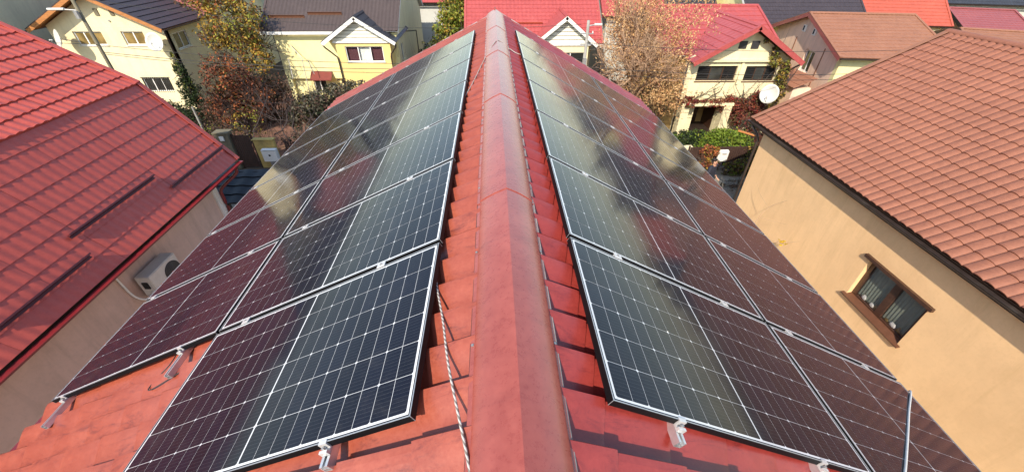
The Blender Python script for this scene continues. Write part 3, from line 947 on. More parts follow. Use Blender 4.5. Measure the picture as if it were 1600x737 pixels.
rope('rope', [onroof(1, 4.0, .62, .07), onroof(1, 3.90, .575, .123), onroof(1, 3.42, .28, .123), onroof(1, 2.96, -.01, .123), onroof(1, 2.45, -.325, .123), onroof(1, 2.30, -.42, .10), onroof(1, 2.1, -.6, .05)], 0.0075, M['palerope'], 'pale rope pulled across the outermost near panel on the right slope', 'rope')
rope('cable', [onroof(-1, 2.62, .72, .07), onroof(-1, 2.60, .58, .065), onroof(-1, 2.70, .48, .045), onroof(-1, 2.66, .42, .04), onroof(-1, 2.30, .52, .05), onroof(-1, 2.1, .60, .05)], 0.0035, M['wire'], 'loose black cable dangling under the eave-side panels beside a rail end', 'cable')

# ------------------------------------------------------------------ left neighbour
nb = thing('house', 'neighbouring house on the left with a broken-pitch bright red metal roof and beige wall', 'house', (-12, 3, 0))
YB_ = 9.92
P0 = Vector((-7.69, 0, 3.52)); P1 = Vector((-9.36, 0, 5.70)); P2 = Vector((-14.0, 0, 8.35))
u1 = (P1 - P0); l1 = u1.length; u1.normalize()
P1u = Vector((-9.335, 0, 5.715))
u2 = (P2 - P1u); l2 = u2.length; u2.normalize()
for (Pa, uu, ll, ww, aa, rr, st) in ((P0, u1, l1 + 0.02, 1.14, 0.013, 0.351, 0.010), (P1u, u2, l2, 1.14, 0.027, 0.351, 0.020)):
    for i in range(12):
        y1 = YB_ - i * ww; y0 = y1 - ww
        nvv = Vector((0, 1, 0)).cross(uu)
        if nvv.z < 0: nvv = -nvv
        sheet('roof_sheet', nb, Pa + Vector((0, y0, 0)) + nvv * (0.005 * (i % 2)), (0, 1, 0), uu, ww, ll, M['roof_red2'], p=0.19, r=rr, amp=aa, step=st, seg=8, kind='sine', phase=((y0 - YB_) / 0.19) % 1.0, fade=0.15 if Pa is P0 else 0.32)
for (Pa, uu, ll) in ((P0, u1, l1), (P1u, u2, l2)):
    nvv = Vector((uu.z, 0, -uu.x)); nvv = nvv if nvv.z > 0 else -nvv
    b = MB(); b.obox(Pa + Vector((0, YB_ - 0.10, 0)) + nvv * 0.036, (0, 0.13, 0), uu * ll, nvv * 0.014)
    b.obox(Pa + Vector((0, YB_ + 0.012, 0)) - nvv * 0.14, (0, 0.02, 0), uu * ll, nvv * 0.175)
    b.build('verge_flashing', M['roof_red2'], nb)
    b = MB(); b.obox(Pa + Vector((0, -3.1, 0)) - nvv * 0.09 + uu * .03, (0, YB_ + 3.1, 0), uu * (ll - 0.06), nvv * 0.06)
    b.build('roof_deck', M['darkwood'], nb)
bk_ = MB(); bk_.obox(P2 + Vector((0, -3.2, 0)), (0, YB_ + 3.2, 0), Vector((-5.5, 0, -3.4)), Vector((0.03, 0, 0.05))); bk_.build('roof_slope', M['roof_red2'], nb)
gb = MB(); e_ = Vector((-7.68, -3.2, 3.49))
gb.prism([e_ + Vector((0.06 - 0.06 * math.cos(math.pi * q / 8), 0, -0.02 - 0.07 * math.sin(math.pi * q / 8))) for q in range(9)] + [e_ + Vector((.112, 0, -.02)), e_ + Vector((0.06 - 0.052 * math.cos(math.pi), 0, -.022))][:0], (0, YB_ + 3.18, 0))
gb.build('gutter', M['red_gutter'], nb)
b = MB(); b.box(-8.24, -7.70, -3.1, YB_ - 0.05, 3.36, 3.40); b.build('soffit', M['brown_metal'], nb)
wall('wall', nb, (-8.25, -3.0, 0), (0, 1, 0), 12.25, 0.0, 3.36, (1, 0, 0), 0.3, M['plaster_beige'])
wall('wall', nb, (-8.552, 9.25, 0), (-1, 0, 0), 9.2, 0.0, 3.36, (0, 1, 0), 0.3, M['plaster_beige'])
b = MB(); b.prism([(-8.35, 9.24, 3.362), (-17.75, 9.24, 3.362), (-17.75, 9.24, 5.4), (-14.0, 9.24, 8.1), (-9.45, 9.24, 5.5), (-8.35, 9.24, 4.1)], (0, -0.3, 0)); b.build('gable_wall', M['plaster_beige'], nb)
# corner trim and downpipe
b = MB(); b.box(-8.30, -8.16, 9.10, 9.17, 0, 3.355); b.box(-8.249, -8.19, 9.02, 9.098, 0, 3.353); b.build('corner_trim', M['white'], nb)
b = MB(); b.tube(curve_pts([(-7.64, 9.55, 3.44), (-7.64, 9.55, 3.30), (-7.72, 9.50, 3.2), (-7.95, 9.32, 3.02), (-8.1, 9.22, 2.86), (-8.12, 9.20, 2.6), (-8.12, 9.20, 1.5), (-8.12, 9.20, 0)], 6), 0.045, 10); b.build('downpipe', M['red_gutter'], nb, smooth=True)
# snow guard bars on the steep slope
n1 = Vector((u1.z, 0, -u1.x)); n1 = n1 if n1.z > 0 else -n1
for (ya, yb, X) in ((5.15, 7.52, -8.22), (3.2, 5.02, -7.955), (7.55, 9.88, -7.985)):
    s_ = (X - P0.x) / u1.x
    q = P0 + u1 * s_ + n1 * 0.04
    b = MB(); b.obox(q + Vector((0, ya, 0)), (0, yb - ya, 0), u1 * 0.03, n1 * 0.09)
    b.obox(q + Vector((0, ya, 0)) - u1 * 0.05, (0, yb - ya, 0), u1 * 0.05, n1 * 0.008)
    b.build('snow_guard', M['guard'], nb)

# air conditioner on the left wall
ac = thing('air_conditioner', 'boxy outdoor air conditioner unit hung on the beige wall under the red eave', 'air conditioner', (-8.0, 6.1, 2.2))
b = MB(); b.box(-8.16, -7.84, 5.62, 6.52, 2.12, 2.74); o = b.build('casing', M['aircon'], ac)
bm = bmesh.new(); bm.from_mesh(o.data); bmesh.ops.bevel(bm, geom=bm.edges[:], offset=0.018, segments=2, affect='EDGES'); bm.to_mesh(o.data); bm.free()
b = MB(); b.tube([(-7.845, 6.24, 2.42), (-7.826, 6.24, 2.42)], 0.235, 28); b.build('fan_grille', M['grille'], ac)
for k in range(5):
    b = MB(); rr = 0.05 + k * 0.044
    b.tube([(-7.822, 6.24 + rr * math.cos(t_), 2.42 + rr * math.sin(t_)) for t_ in np.linspace(0, 2 * math.pi, 25)], 0.004, 4, caps=False); b.build('grille_ring', M['brown_metal'], ac)
b = MB(); b.box(-8.05, -7.93, 5.595, 5.618, 2.42, 2.60); b.build('side_handle', M['dark'], ac)
b = MB(); b.box(-7.99, -7.87, 5.60, 5.617, 2.14, 2.33); b.build('valve_cover', M['aircon'], ac)
for y in (5.75, 6.4):
    b = MB(); b.box(-8.24, -7.86, y, y + 0.035, 2.075, 2.115); b.box(-8.24, -8.20, y, y + 0.035, 1.7, 2.073); b.build('bracket', M['steel'], ac)
b = MB(); b.tube(curve_pts([(-7.98, 5.6, 2.25), (-8.1, 5.5, 2.2), (-8.2, 5.42, 2.4), (-8.22, 5.38, 2.9), (-8.23, 5.36, 3.3)], 6), 0.022, 8); b.build('pipe', M['white'], ac, smooth=True)

# dark canopy roof between the left house and the street
cn = thing('entrance_canopy', 'low black tiled entrance canopy between the beige wall and the gravel street', 'canopy', (-7.0, 10.2, 0))
for i in range(2):
    sheet('roof_sheet', cn, (-9.3 + i * 1.9, 9.45, 2.25), (1, 0, 0), Vector((0, 1, .34)), 1.9, 1.42, M['shingle_black'], p=0.48, r=0.36, amp=0.03, step=0.03, seg=6, kind='metal')
b = MB(); b.box(-9.25, -5.6, 10.7, 10.76, 2.35, 2.7); b.build('fascia', M['shingle_black'], cn)
for x in (-9.2, -5.7):
    b = MB(); b.box(x, x + 0.1, 10.55, 10.65, 0, 2.5); b.build('post', M['brown_metal'], cn)

# ------------------------------------------------------------------ right neighbour (orange wall, tiled roof)
rn = thing('house', 'orange rendered house on the right with a rolled terracotta tile roof', 'house', (13.4, 4, 0))
EX, EZ, RX, RZ2, VY = 8.38, 4.08, 13.38, 6.66, 11.2
ue = Vector((RX - EX, 0, RZ2 - EZ)); lu = ue.length; ue.normalize()
ne = Vector((-ue.z, 0, ue.x))
tile_field(rn, Vector((EX, 0, EZ)), ue, ne, -3.0, VY - 0.12, int(lu / 0.352) + 1, 0.2, 0.352, 'barrel', 0.050, 0.022, M['roof_orange'], 298, None, 7)
b = MB(); b.obox(Vector((EX + 0.02, -3.1, EZ)) - ne * 0.07, (0, VY + 3.05, 0), ue * (lu - 0.02), ne * 0.065); b.build('roof_deck', M['darkwood'], rn)
b = MB(); b.obox(Vector((RX, -3.2, RZ2 - 0.02)), (0, VY + 3.2, 0), Vector((5, 0, -2.58)), Vector((.02, 0, .04))); b.build('roof_slope', M['roof_orange'], rn)
b = MB(); b.obox(Vector((EX, VY - 0.13, EZ)) + ne * 0.062, (0, 0.15, 0), ue * lu, ne * 0.012); b.obox(Vector((EX, VY + 0.004, EZ)) - ne * 0.12, (0, 0.022, 0), ue * lu, ne * 0.18); b.build('verge_flashing', M['roof_terra'], rn)
for k in range(12):
    y1 = VY + 0.02 - k * 1.15
    pts = []
    b = MB()
    prof = [Vector((RX + 0.15 * math.cos(math.pi * q / 8), y1 - 1.16, RZ2 - 0.01 + 0.085 * math.sin(math.pi * q / 8) + 0.003 * (k % 2))) for q in range(9)]
    b.prism(prof, (0, 1.158, 0)); b.build('ridge_tile', M['roof_orange'], rn, smooth=False)
# gutter, bird comb
b = MB(); e_ = Vector((EX - 0.02, -3.2, EZ - 0.02))
b.prism([e_ + Vector((0.01 - (0.052 - 0.052 * math.cos(math.pi * q / 8)), 0, -0.01 - 0.065 * math.sin(math.pi * q / 8))) for q in range(9)], (0, VY + 3.2, 0)); b.build('gutter', M['brown_metal'], rn)
b = MB(); b.box(EX + 0.02, 8.66, -3.1, VY - 0.05, EZ - 0.17, EZ - 0.132); b.build('soffit', M['brown_metal'], rn)
b = MB()
for y in np.arange(-2.5, 10.6, 0.1): b.box(EX + .01, EX + .028, y, y + 0.085, EZ - 0.165, EZ - 0.13)
o = b.build('eave_trim', M['brown_metal'], rn)
WX = 8.56
openR = (3.90 + 3.0, 5.44 + 3.0, 1.805, 2.935)
wall('wall', rn, (WX, -3.0, 0), (0, 1, 0), 13.58, 0.0, EZ - 0.13, (-1, 0, 0), 0.35, M['plaster_orange'], [openR])
wall('wall', rn, (WX + 0.352, 10.58, 0), (1, 0, 0), 9.1, 0.0, EZ - 0.13, (0, 1, 0), 0.35, M['plaster_orange'])
gable_tri(rn, (WX, 10.579, 0), (1, 0, 0), 9.5, EZ - 0.128, RZ2 - 0.15, (0, 1, 0), 0.3, M['plaster_orange'])
fr = window(rn, (WX, -3.0, 0), (0, 1, 0), (-1, 0, 0), openR, 2, 0.11, 0.10, M['darkwood'], M['pane_clear'], None, ['greycurtain', 'greycurtain'], mull=0.16, cgap=0.03)
b = MB()
b.obox((WX + 0.109, 5.44, 1.86), (0, -1.54, 0), (-0.109, 0, -0.03), (0, 0, -0.03)); b.obox((WX - 0.001, 5.52, 1.832), (0, -1.70, 0), (-0.075, 0, -0.02), (0, 0, -0.03)); b.build('sill', M['sillwood'], fr)
b = MB(); b.box(WX - 0.07, WX - 0.001, 3.81, 5.56, 2.925, 3.005); b.build('lintel_trim', M['darkwood'], fr)
b = MB()
for (ya, yb) in ((4.10, 4.80), (4.90, 5.52)):
    pass
for k, (y_, w_, h_) in enumerate(((4.95, .10, .14), (5.06, .12, .10), (4.30, .09, .13), (4.45, .16, .11), (4.62, .10, .08), (5.3, .12, .12))):
    b = MB(); nseg = 10
    prof = [(0.02, 0), (w_ / 2, .01), (w_ / 2, h_ * .6), (w_ / 3, h_ * .8), (w_ / 3, h_)]
    base = len(b.v)
    for (r__, z__) in prof:
        for q in range(nseg):
            an = 2 * math.pi * q / nseg
            b.v.append((WX + 0.152 + r__ * .12 * math.cos(an), y_ - .15 + r__ * math.sin(an), 1.91 + z__))
    for i in range(len(prof) - 1):
        for q in range(nseg):
            b.f.append((i * nseg + q, i * nseg + (q + 1) % nseg, (i + 1) * nseg + (q + 1) % nseg, (i + 1) * nseg + q))
    o = b.build('jar', M['white'] if k % 2 else M['pane_olive'], None, smooth=True)
    meta(o, ['pale cup behind the mullion of the brown window', 'white jar beside the mullion of the brown window', 'squat olive pot at the near end of the brown window', 'wide white bowl on the near window shelf', 'small olive pot behind the near brown sash', 'white pot at the far side of the brown window'][k], 'jar', 'jars on the shelf inside the brown window')
b = MB(); b.tube([(WX - 0.06, 10.66, 0), (WX - 0.06, 10.66, 3.6), (WX - 0.12, 10.75, 3.75), (EX - 0.07, 10.95, 3.95)], 0.042, 10); b.build('downpipe', M['brown_metal'], rn, smooth=True)
b = MB(); b.bar((8.75, 10.62, 3.62), (8.05, 11.15, 3.70), 0.05, 0.05); b.build('bracket_beam', M['wood'], rn)

# ------------------------------------------------------------------ far houses
X_, Y_ = Vector((1, 0, 0)), Vector((0, 1, 0))
def siding_boards(parent, xa, xb, y, z0, zr, n=7, mat=None):
    """cream boards filling a gable facing -Y"""
    xm = (xa + xb) / 2; h = (zr - z0) / n
    for k in range(n):
        zb, zt = z0 + k * h, z0 + (k + 1) * h - 0.035
        fb, ft = (zb - z0) / (zr - z0), min(.985, (zt - z0) / (zr - z0))
        x0b, x1b = xa + (xm - xa) * fb, xb - (xb - xm) * fb
        x0t, x1t = xa + (xm - xa) * ft, xb - (xb - xm) * ft
        b = MB(); b.hexa([(x0b, y - .045, zb), (x1b, y - .045, zb), (x1b, y, zb), (x0b, y, zb), (x0t, y - .02, zt), (x1t, y - .02, zt), (x1t, y, zt), (x0t, y, zt)])
        b.build('board', mat or M['siding'], parent)

def bay_front(parent, xl, xr, y, ze, zr, depth, roofmat, wallmat, wx0, wx1, win, board=None, curtain=None, pane=None, panes=3, z0=0.0, profile=None, gut=None, sid=6):
    """projecting bay with a gable facing the street (-Y)"""
    D = xr - xl
    gable_roof(parent, (xr, y), (0, 1), (-1, 0), depth, D, ze, zr, roofmat, boards=board or M['white'], cap=roofmat, profile=profile, gutter=gut, soffit=M['white'])
    yw = y + 0.30
    O = (wx0, yw, 0); W_ = wx1 - wx0
    op = (win[0] - wx0, win[1] - wx0, win[2], win[3])
    ztop = ze - 0.16 + 0.30 * (wx0 - xl)
    wall('wall', parent, O, X_, W_, z0, ztop, -Y_, 0.25, wallmat, [op])
    for xx, nn in ((wx0, -1), (wx1, 1)):
        b = MB(); b.box(xx + (0.001 if nn < 0 else -0.24), xx + (0.24 if nn < 0 else -0.001), yw + 0.252, yw + depth * 0.8, z0, ztop - .05); b.build('wall', wallmat, parent)
    fr = window(parent, O, X_, -Y_, op, panes, 0.06, 0.05, M['upvc'], pane or M['pane'], M['white'], curtain)
    b = MB(); b.box(wx0 - 0.12, wx1 + 0.12, yw - 0.08, yw - 0.002, ztop - 0.10, ztop); b.build('frieze', M['white'], parent)
    b = MB(); xm = (xl + xr) / 2
    sl = (zr - ze) / (D / 2)
    hw_ = (zr - 0.16 - ztop) / sl
    b.prism([(xm - hw_, yw + 0.06, ztop + .002), (xm + hw_, yw + 0.06, ztop + .002), (xm, yw + 0.06, zr - 0.16)], (0, 0.15, 0)); b.build('gable_wall', M['olive'], parent)
    siding_boards(parent, xm - hw_ + .05, xm + hw_ - .05, yw + 0.058, ztop + 0.01, zr - 0.2, sid)
    return yw

# --- yellow house (B)
hB = thing('house', 'yellow two-storey house with brown roof and a slate-roofed bay with purple curtains', 'house', (-9.5, 28, 0))
PB = dict(p=0.25, r=0.36, amp=0.03, step=0.008, seg=5, kind='rib')
gable_roof(hB, (-13.62, 25.0), (1, 0), (0, 1), 7.95, 11.0, 4.30, 8.1, M['roof_brown'], boards=M['white'], cap=M['roof_brown'], profile=dict(p=0.22, r=4.0, amp=0.028, step=0.01, seg=5, kind='sine'), soffit=M['white'])
b = MB(); b.box(-13.6, -9.4, 24.90, 24.985, 4.14, 4.285); b.build('fascia', M['white'], hB)
opB = [(-12.95 + 13.0, -12.9 + 13.0, 1, 1.01)]
wall('upper_wall', hB, (-13.05, 25.30, 0), X_, 7.2, 1.62, 4.16, -Y_, 0.3, M['plaster_yellow'])
wall('lower_wall', hB, (-12.78, 25.52, 0), X_, 6.9, 0.0, 1.60, -Y_, 0.3, M['plaster_yellow'], [(1.20, 2.0, 0.6, 1.45)])
b = MB(); b.box(-13.05, -6.0, 25.3, 25.9, 1.56, 1.615); b.build('overhang_slab', M['plaster_yellow'], hB)
window(hB, (-12.78, 25.52, 0), X_, -Y_, (1.20, 2.0, 0.6, 1.45), 2, 0.08)
wall('wall', hB, (-5.86, 25.302, 0), Y_, 10.2, 0.0, 4.16, X_, 0.3, M['plaster_pale'], [(1.0, 1.75, 2.35, 3.35)])
window(hB, (-5.86, 25.302, 0), Y_, X_, (1.0, 1.75, 2.35, 3.35), 1, 0.08)
b = MB(); b.prism([(-5.862, 25.35, 4.162), (-5.862, 35.45, 4.162), (-5.862, 30.5, 7.85)], (-0.25, 0, 0)); b.build('gable_wall', M['plaster_pale'], hB)
wall('wall', hB, (-13.05, 25.302, 0), Y_, 10.2, 0.0, 4.16, -X_, 0.3, M['plaster_yellow'])
b = MB(); b.prism([(-13.048, 25.35, 4.162), (-13.048, 35.45, 4.162), (-13.048, 30.5, 7.85)], (0.25, 0, 0)); b.build('gable_wall', M['plaster_yellow'], hB)
slB = Vector((0, 5.5, 3.8)).normalized(); nB = Vector((0, -slB.z, slB.y))
for (xa, xb, s) in ((-13.25, -11.15, 1.05), (-11.0, -9.0, 1.28)):
    q = Vector((xa, 25.0, 4.30)) + slB * s + nB * 0.03
    b = MB(); b.obox(q, (xb - xa, 0, 0), slB * 0.02, nB * 0.12); b.obox(q - slB * .07, (xb - xa, 0, 0), slB * 0.068, nB * 0.012); b.build('snow_guard', M['sillwood'], hB)
bay_front(hB, -9.96, -5.70, 24.2, 3.83, 5.16, 4.4, M['roof_slate'], M['plaster_ochre'], -9.28, -6.12, (-8.78, -6.58, 2.72, 3.58), curtain=['curtain', 'netcurtain', 'curtain'], pane=M['pane_clear'], profile=dict(p=0.55, r=0.5, amp=0.012, step=0.02, seg=6, kind='metal'))
for pts in ([(-9.93, 24.28, 3.72), (-9.85, 24.34, 3.55), (-9.30, 24.42, 3.02), (-9.27, 24.42, 2.8), (-9.27, 24.42, 0.1)], [(-5.73, 24.28, 3.72), (-5.78, 24.34, 3.55), (-6.10, 24.42, 3.20), (-6.14, 24.42, 3.0), (-6.14, 24.42, 0.1)]):
    b = MB(); b.tube(pts, 0.045, 8); b.build('downpipe', M['brown_metal'], hB, smooth=True)
b = MB(); b.obox((-11.45, 25.29, 1.95), (1.3, 0, 0), (0, -0.5, -0.38), (0, 0, 0.04)); b.build('awning', M['awning'], hB)
b = MB(); b.tube([(-5.80, 28.4, 3.7), (-5.15, 28.4, 3.75)], 0.03, 6); b.tube([(-5.15, 28.4, 3.75), (-5.15, 28.4, 0.8)], 0.035, 6); b.build('pipe', M['brown_metal'], hB)
lad = MB()
for (p_, q_) in (((-12.2, 25.2, 3.55), (-11.6, 24.9, 2.9)), ((-11.6, 24.9, 2.9), (-11.5, 24.3, 0.6)), ((-12.55, 25.2, 2.75), (-12.45, 24.8, 1.7)), ((-11.4, 25.2, 2.75), (-11.0, 24.6, 2.0))): lad.tube([p_, q_], 0.022, 6)
meta(lad.build('pergola_bars', M['steel'], None, loc=(-12, 25, 0)), 'thin crooked metal bars standing against the yellow wall left of the bay', 'metal bars')

# --- white-yellow house, far left (A)
hA = thing('house', 'sunlit cream gabled house at top left with wood bargeboards and two white windows', 'house', (-22, 27, 0))
gable_roof(hA, (-18.15, 23.75), (0, 1), (-1, 0), 4.4, 7.1, 4.62, 6.42, M['roof_dusk'], boards=M['wood'], cap=M['roof_dusk'], profile=dict(p=0.18, r=0.42, amp=0.01, step=0.03, seg=4), gutter=M['brown_metal'], soffit=M['wood'])
fA = (-24.75, 24.4, 0)
opsA = [(24.75 - 20.95, 24.75 - 19.75, 3.70, 4.42), (24.75 - 23.55, 24.75 - 22.0, 3.70, 4.42), (24.75 - 21.15, 24.75 - 19.55, 1.1, 1.9)]
wall('wall', hA, fA, X_, 6.2, 0, 4.60, -Y_, 0.3, M['plaster_cream'], opsA)
wA = window(hA, fA, X_, -Y_, opsA[0], 2, 0.08, 0.06, M['upvc'], M['pane_olive'], M['white'])
window(hA, fA, X_, -Y_, opsA[1], 3, 0.08, 0.06, M['upvc'], M['pane_olive'], M['white'])
wg = window(hA, fA, X_, -Y_, opsA[2], 3, 0.10, 0.05, M['upvc'], M['pane'], None)
for k in range(13):
    b = MB(); x = -21.15 + 1.6 * (k + .5) / 13; b.tube([(x, 24.38, 1.08), (x, 24.38, 1.95)], 0.013, 5); b.build('bar', M['brown_metal'], wg)
b = MB(); b.tube([(-21.2, 24.37, 1.95), (-19.5, 24.37, 1.95)], 0.016, 5); b.build('bar', M['brown_metal'], wg)
gable_tri(hA, (-24.75, 24.401, 0), X_, 6.2, 4.602, 6.26, -Y_, 0.25, M['plaster_cream'], extra=0.12)
for xx in (-21.75, -20.95):
    b = MB(); b.box(xx, xx + 0.2, 24.36, 24.398, 5.2, 5.55); b.build('vent', M['olive'], hA)
b = MB(); b.tube([(-21.2, 24.39, 4.95), (-21.2, 24.35, 4.95)], .05, 8); b.build('wall_lamp', M['steel'], hA)
wall('wall', hA, (-18.55, 24.402, 0), Y_, 12.0, 0, 4.5, X_, 0.3, M['plaster_pale'], [(0.55, 1.75, 3.35, 4.22)])
window(hA, (-18.55, 24.402, 0), Y_, X_, (0.55, 1.75, 3.35, 4.22), 2, 0.06, 0.06, M['upvc'], M['pane'], M['white'])
b = MB(); b.tube([(-18.30, 24.1, 4.45), (-18.45, 24.3, 4.2), (-18.50, 24.36, 4.0), (-18.50, 24.36, 0.1)], 0.05, 8); b.build('downpipe', M['brown_metal'], hA, smooth=True)
# crossing wing with its gable to the right
gable_roof(hA, (-26.5, 27.9), (1, 0), (0, 1), 8.4, 9.0, 4.62, 8.9, M['roof_wine'], boards=M['brown_metal'], cap=M['roof_dusk'])
b = MB(); b.prism([(-18.552, 28.0, 4.502), (-18.552, 36.3, 4.502), (-18.552, 36.3, 5.0), (-18.552, 32.3, 8.6)], (-0.25, 0, 0)); b.build('gable_wall', M['plaster_pale'], hA)

# --- building behind at the far top left
hZ = thing('house', 'plain pale wall of a building at the top left corner with a dark eave', 'house', (-33, 33, 0))
b = MB(); b.box(-38, -26.4, 20.5, 60, 0, 8.2); b.build('wall', M['plaster_pale'], hZ)
gable_roof(hZ, (-26.0, 20.0), (0, 1), (-1, 0), 41, 12.4, 8.3, 11.0, M['roof_dusk'], boards=M['brown_metal'], cap=M['roof_dusk'])

# --- satellite dishes
def dish(c, face, r, label, mast=None, tilt=0.35):
    c = Vector(c); f = Vector(face).normalized()
    t = thing('satellite_dish', label, 'satellite dish', c, 'satellite dishes')
    s = f.cross(Vector((0, 0, 1))).normalized(); u = s.cross(f).normalized()
    V, F = [], []
    nr, na = 5, 28
    V.append(tuple(c))
    for i in range(1, nr + 1):
        rr = r * i / nr; h = 0.28 * rr * rr / r
        for k in range(na):
            an = 2 * math.pi * k / na
            V.append(tuple(c + s * rr * math.cos(an) * .92 + u * rr * math.sin(an) + f * h))
    for k in range(na): F.append((0, 1 + k, 1 + (k + 1) % na))
    for i in range(nr - 1):
        for k in range(na):
            a = 1 + i * na + k; b2 = 1 + i * na + (k + 1) % na
            F.append((a, a + na, b2 + na, b2))
    o = mk('reflector', V, F, M['dish'], t, smooth=True)
    md = o.modifiers.new('thick', 'SOLIDIFY'); md.thickness = 0.012
    b = MB(); b.tube([c - u * r * 0.95 + f * 0.05, c + f * r * 0.95 - u * 0.2 * r], 0.014, 6); b.build('feed_arm', M['steel'], t)
    q = c + f * r * 0.98 - u * 0.16 * r
    b = MB(); b.tube([q, q - f * 0.12], 0.035, 10); b.build('receiver', M['white'], t)
    b = MB(); m_ = Vector(mast) if mast else c - f * 0.35
    b.tube([c - f * 0.02, c - f * 0.12, m_], 0.022, 8); b.build('mount_arm', M['steel'], t)
sdish = (-0.55, -0.8, 0.25)
dish((-23.75, 23.75, 4.15), sdish, 0.48, 'white satellite dish at far left below the wooden bargeboard end', (-23.5, 24.4, 3.9))
dish((-18.95, 23.95, 3.95), (0.1, -0.95, 0.25), 0.48, 'round cream satellite dish at the right corner of the sunlit cream house', (-18.8, 24.4, 3.7))
dish((14.0, 18.75, 2.45), (-0.72, -0.66, 0.28), 0.47, 'white satellite dish on ivy-covered corner beside the terracotta roof', (14.6, 19.6, 2.3))

# --- central red-roofed house (C)
hC = thing('house', 'house with a big coral red tiled roof and small sided bay behind the ridge end', 'house', (2.5, 27, 0))
PC = dict(p=0.24, r=0.30, amp=0.022, step=0.022, seg=4, kind='metal')
gable_roof(hC, (-1.75, 24.75), (1, 0), (0, 1), 8.35, 11.0, 3.62, 7.6, M['roof_red_far'], boards=M['roof_red_far'], cap=M['roof_red_far'], profile=PC, gutter=M['white'], soffit=M['white'])
wall('wall', hC, (-1.3, 25.3, 0), X_, 7.3, 0, 3.55, -Y_, 0.3, M['plaster_cream'])
b = MB(); b.box(5.75, 6.0, 25.602, 35.2, 0, 3.5); b.build('wall', M['plaster_grey'], hC)
b = MB(); b.prism([(6.0, 25.3, 3.552), (6.0, 35.2, 3.552), (6.0, 30.25, 7.3)], (-0.25, 0, 0)); b.build('gable_wall', M['plaster_grey'], hC)
b = MB(); b.box(-1.3, -1.05, 25.602, 35.2, 0, 3.5); b.build('wall', M['plaster_cream'], hC)
bay_front(hC, 2.2, 6.12, 23.9, 3.72, 5.22, 4.2, M['roof_red_far'], M['plaster_cream'], 2.85, 5.62, (3.72, 5.42, 2.0, 3.26), panes=2, profile=PC, sid=6)
q = Vector((1.4, 24.75, 3.62)) + Vector((0, 5.5, 3.98)).normalized() * 1.45
b = MB(); b.obox(q + Vector((0, -.02, .06)), (1.6, 0, 0), (0, 0.02, 0.014), (0, -0.05, 0.09)); b.build('snow_guard', M['roof_vermilion'], hC)
b = MB(); b.tube([(6.62, 24.75, 3.5), (6.4, 24.85, 3.38), (5.85, 25.2, 3.1), (5.8, 25.25, 2.9), (5.8, 25.25, 0.1)], 0.05, 8); b.build('downpipe', M['white'], hC, smooth=True)

# --- cream house with vines (D)
hD = thing('house', 'cream gabled house with red roof, dark shuttered windows and vines on its front', 'house', (12.5, 22, 0))
PD = dict(p=0.36, r=0.42, amp=0.012, step=0.02, seg=5, kind='metal')
gable_roof(hD, (15.38, 19.1), (0, 1), (-1, 0), 6.2, 5.62, 3.86, 5.50, M['roof_red_far'], boards=M['roof_red_far'], cap=M['roof_red_far'], profile=PD, gutter=None, soffit=M['wood'])
gable_roof(hD, (8.6, 20.2), (1, 0), (0, 1), 6.5, 8.0, 4.0, 5.72, M['roof_red_far'], boards=M['roof_red_far'], cap=M['roof_red_far'], profile=PD, soffit=M['white'])
fD = (9.8, 19.65, 0)
o1, o2 = (0.56, 2.63, 2.86, 3.60), (3.07, 4.72, 2.84, 3.58)
porch = (0.95, 2.3, 0.0, 1.72)
wall('wall', hD, fD, X_, 5.25, 0, 3.84, -Y_, 0.30, M['plaster_cream'], [o1, o2, porch])
window(hD, fD, X_, -Y_, o1, 3, 0.10, 0.05, M['darkwood'], M['pane'], M['sillwood'], slats=(0, 2), label='left of the two shuttered windows')
window(hD, fD, X_, -Y_, o2, 3, 0.10, 0.05, M['darkwood'], M['pane'], M['sillwood'], slats=(0, 2), label='right of the two shuttered windows')
gable_tri(hD, (9.8, 19.651, 0), X_, 5.25, 3.842, 5.36, -Y_, 0.25, M['plaster_cream'], extra=0.06)
for xx in (12.10, 12.72):
    b = MB(); b.box(xx, xx + 0.38, 19.60, 19.648, 4.42, 4.76); vt = b.build('vent', M['shutter'], hD)
b = MB(); b.box(12.55, 12.66, 19.58, 19.648, 2.7, 3.83); b.build('pilaster', M['plaster_cream'], hD)
b = MB(); b.box(9.8, 14.9, 19.50, 19.648, 3.82, 3.90); b.build('cornice', M['plaster_cream'], hD)
# porch recess
b = MB(); b.box(10.5, 12.3, 21.2, 21.3, 0, 1.8); b.build('porch_wall', M['plaster_tan'], hD)
b = MB(); b.box(12.12, 12.28, 19.96, 21.19, 0, 1.8); b.build('porch_side', M['darkwood'], hD)
b = MB(); b.box(10.85, 11.75, 21.12, 21.19, 0.0, 1.5); b.build('door', M['darkwood'], hD)
b = MB(); b.box(10.3, 12.4, 19.1, 21.2, 0.0, 0.10); b.build('porch_floor', M['brown_metal'], hD)
for x in (9.82, 12.1):
    b = MB(); b.box(x, x + 0.42, 19.15, 19.62, 0, 1.72); b.build('porch_pillar', M['plaster_cream'], hD)
b = MB(); b.box(9.78, 12.56, 19.12, 19.645, 1.722, 1.86); b.build('porch_beam', M['plaster_cream'], hD)
wall('wall', hD, (9.8, 19.952, 0), Y_, 8.1, 0, 3.95, -X_, 0.3, M['plaster_tan'])
b = MB(); b.prism([(9.798, 20.3, 3.952), (9.798, 28, 3.952), (9.798, 24.2, 5.5)], (0.25, 0, 0)); b.build('gable_wall', M['plaster_tan'], hD)
wall('wall', hD, (15.05, 19.952, 0), Y_, 8.1, 0, 3.84, X_, 0.3, M['plaster_cream'])
b = MB(); b.tube([(9.7, 19.5, 3.85), (9.72, 19.55, 0.1)], 0.045, 8); b.build('downpipe', M['brown_metal'], hD, smooth=True)
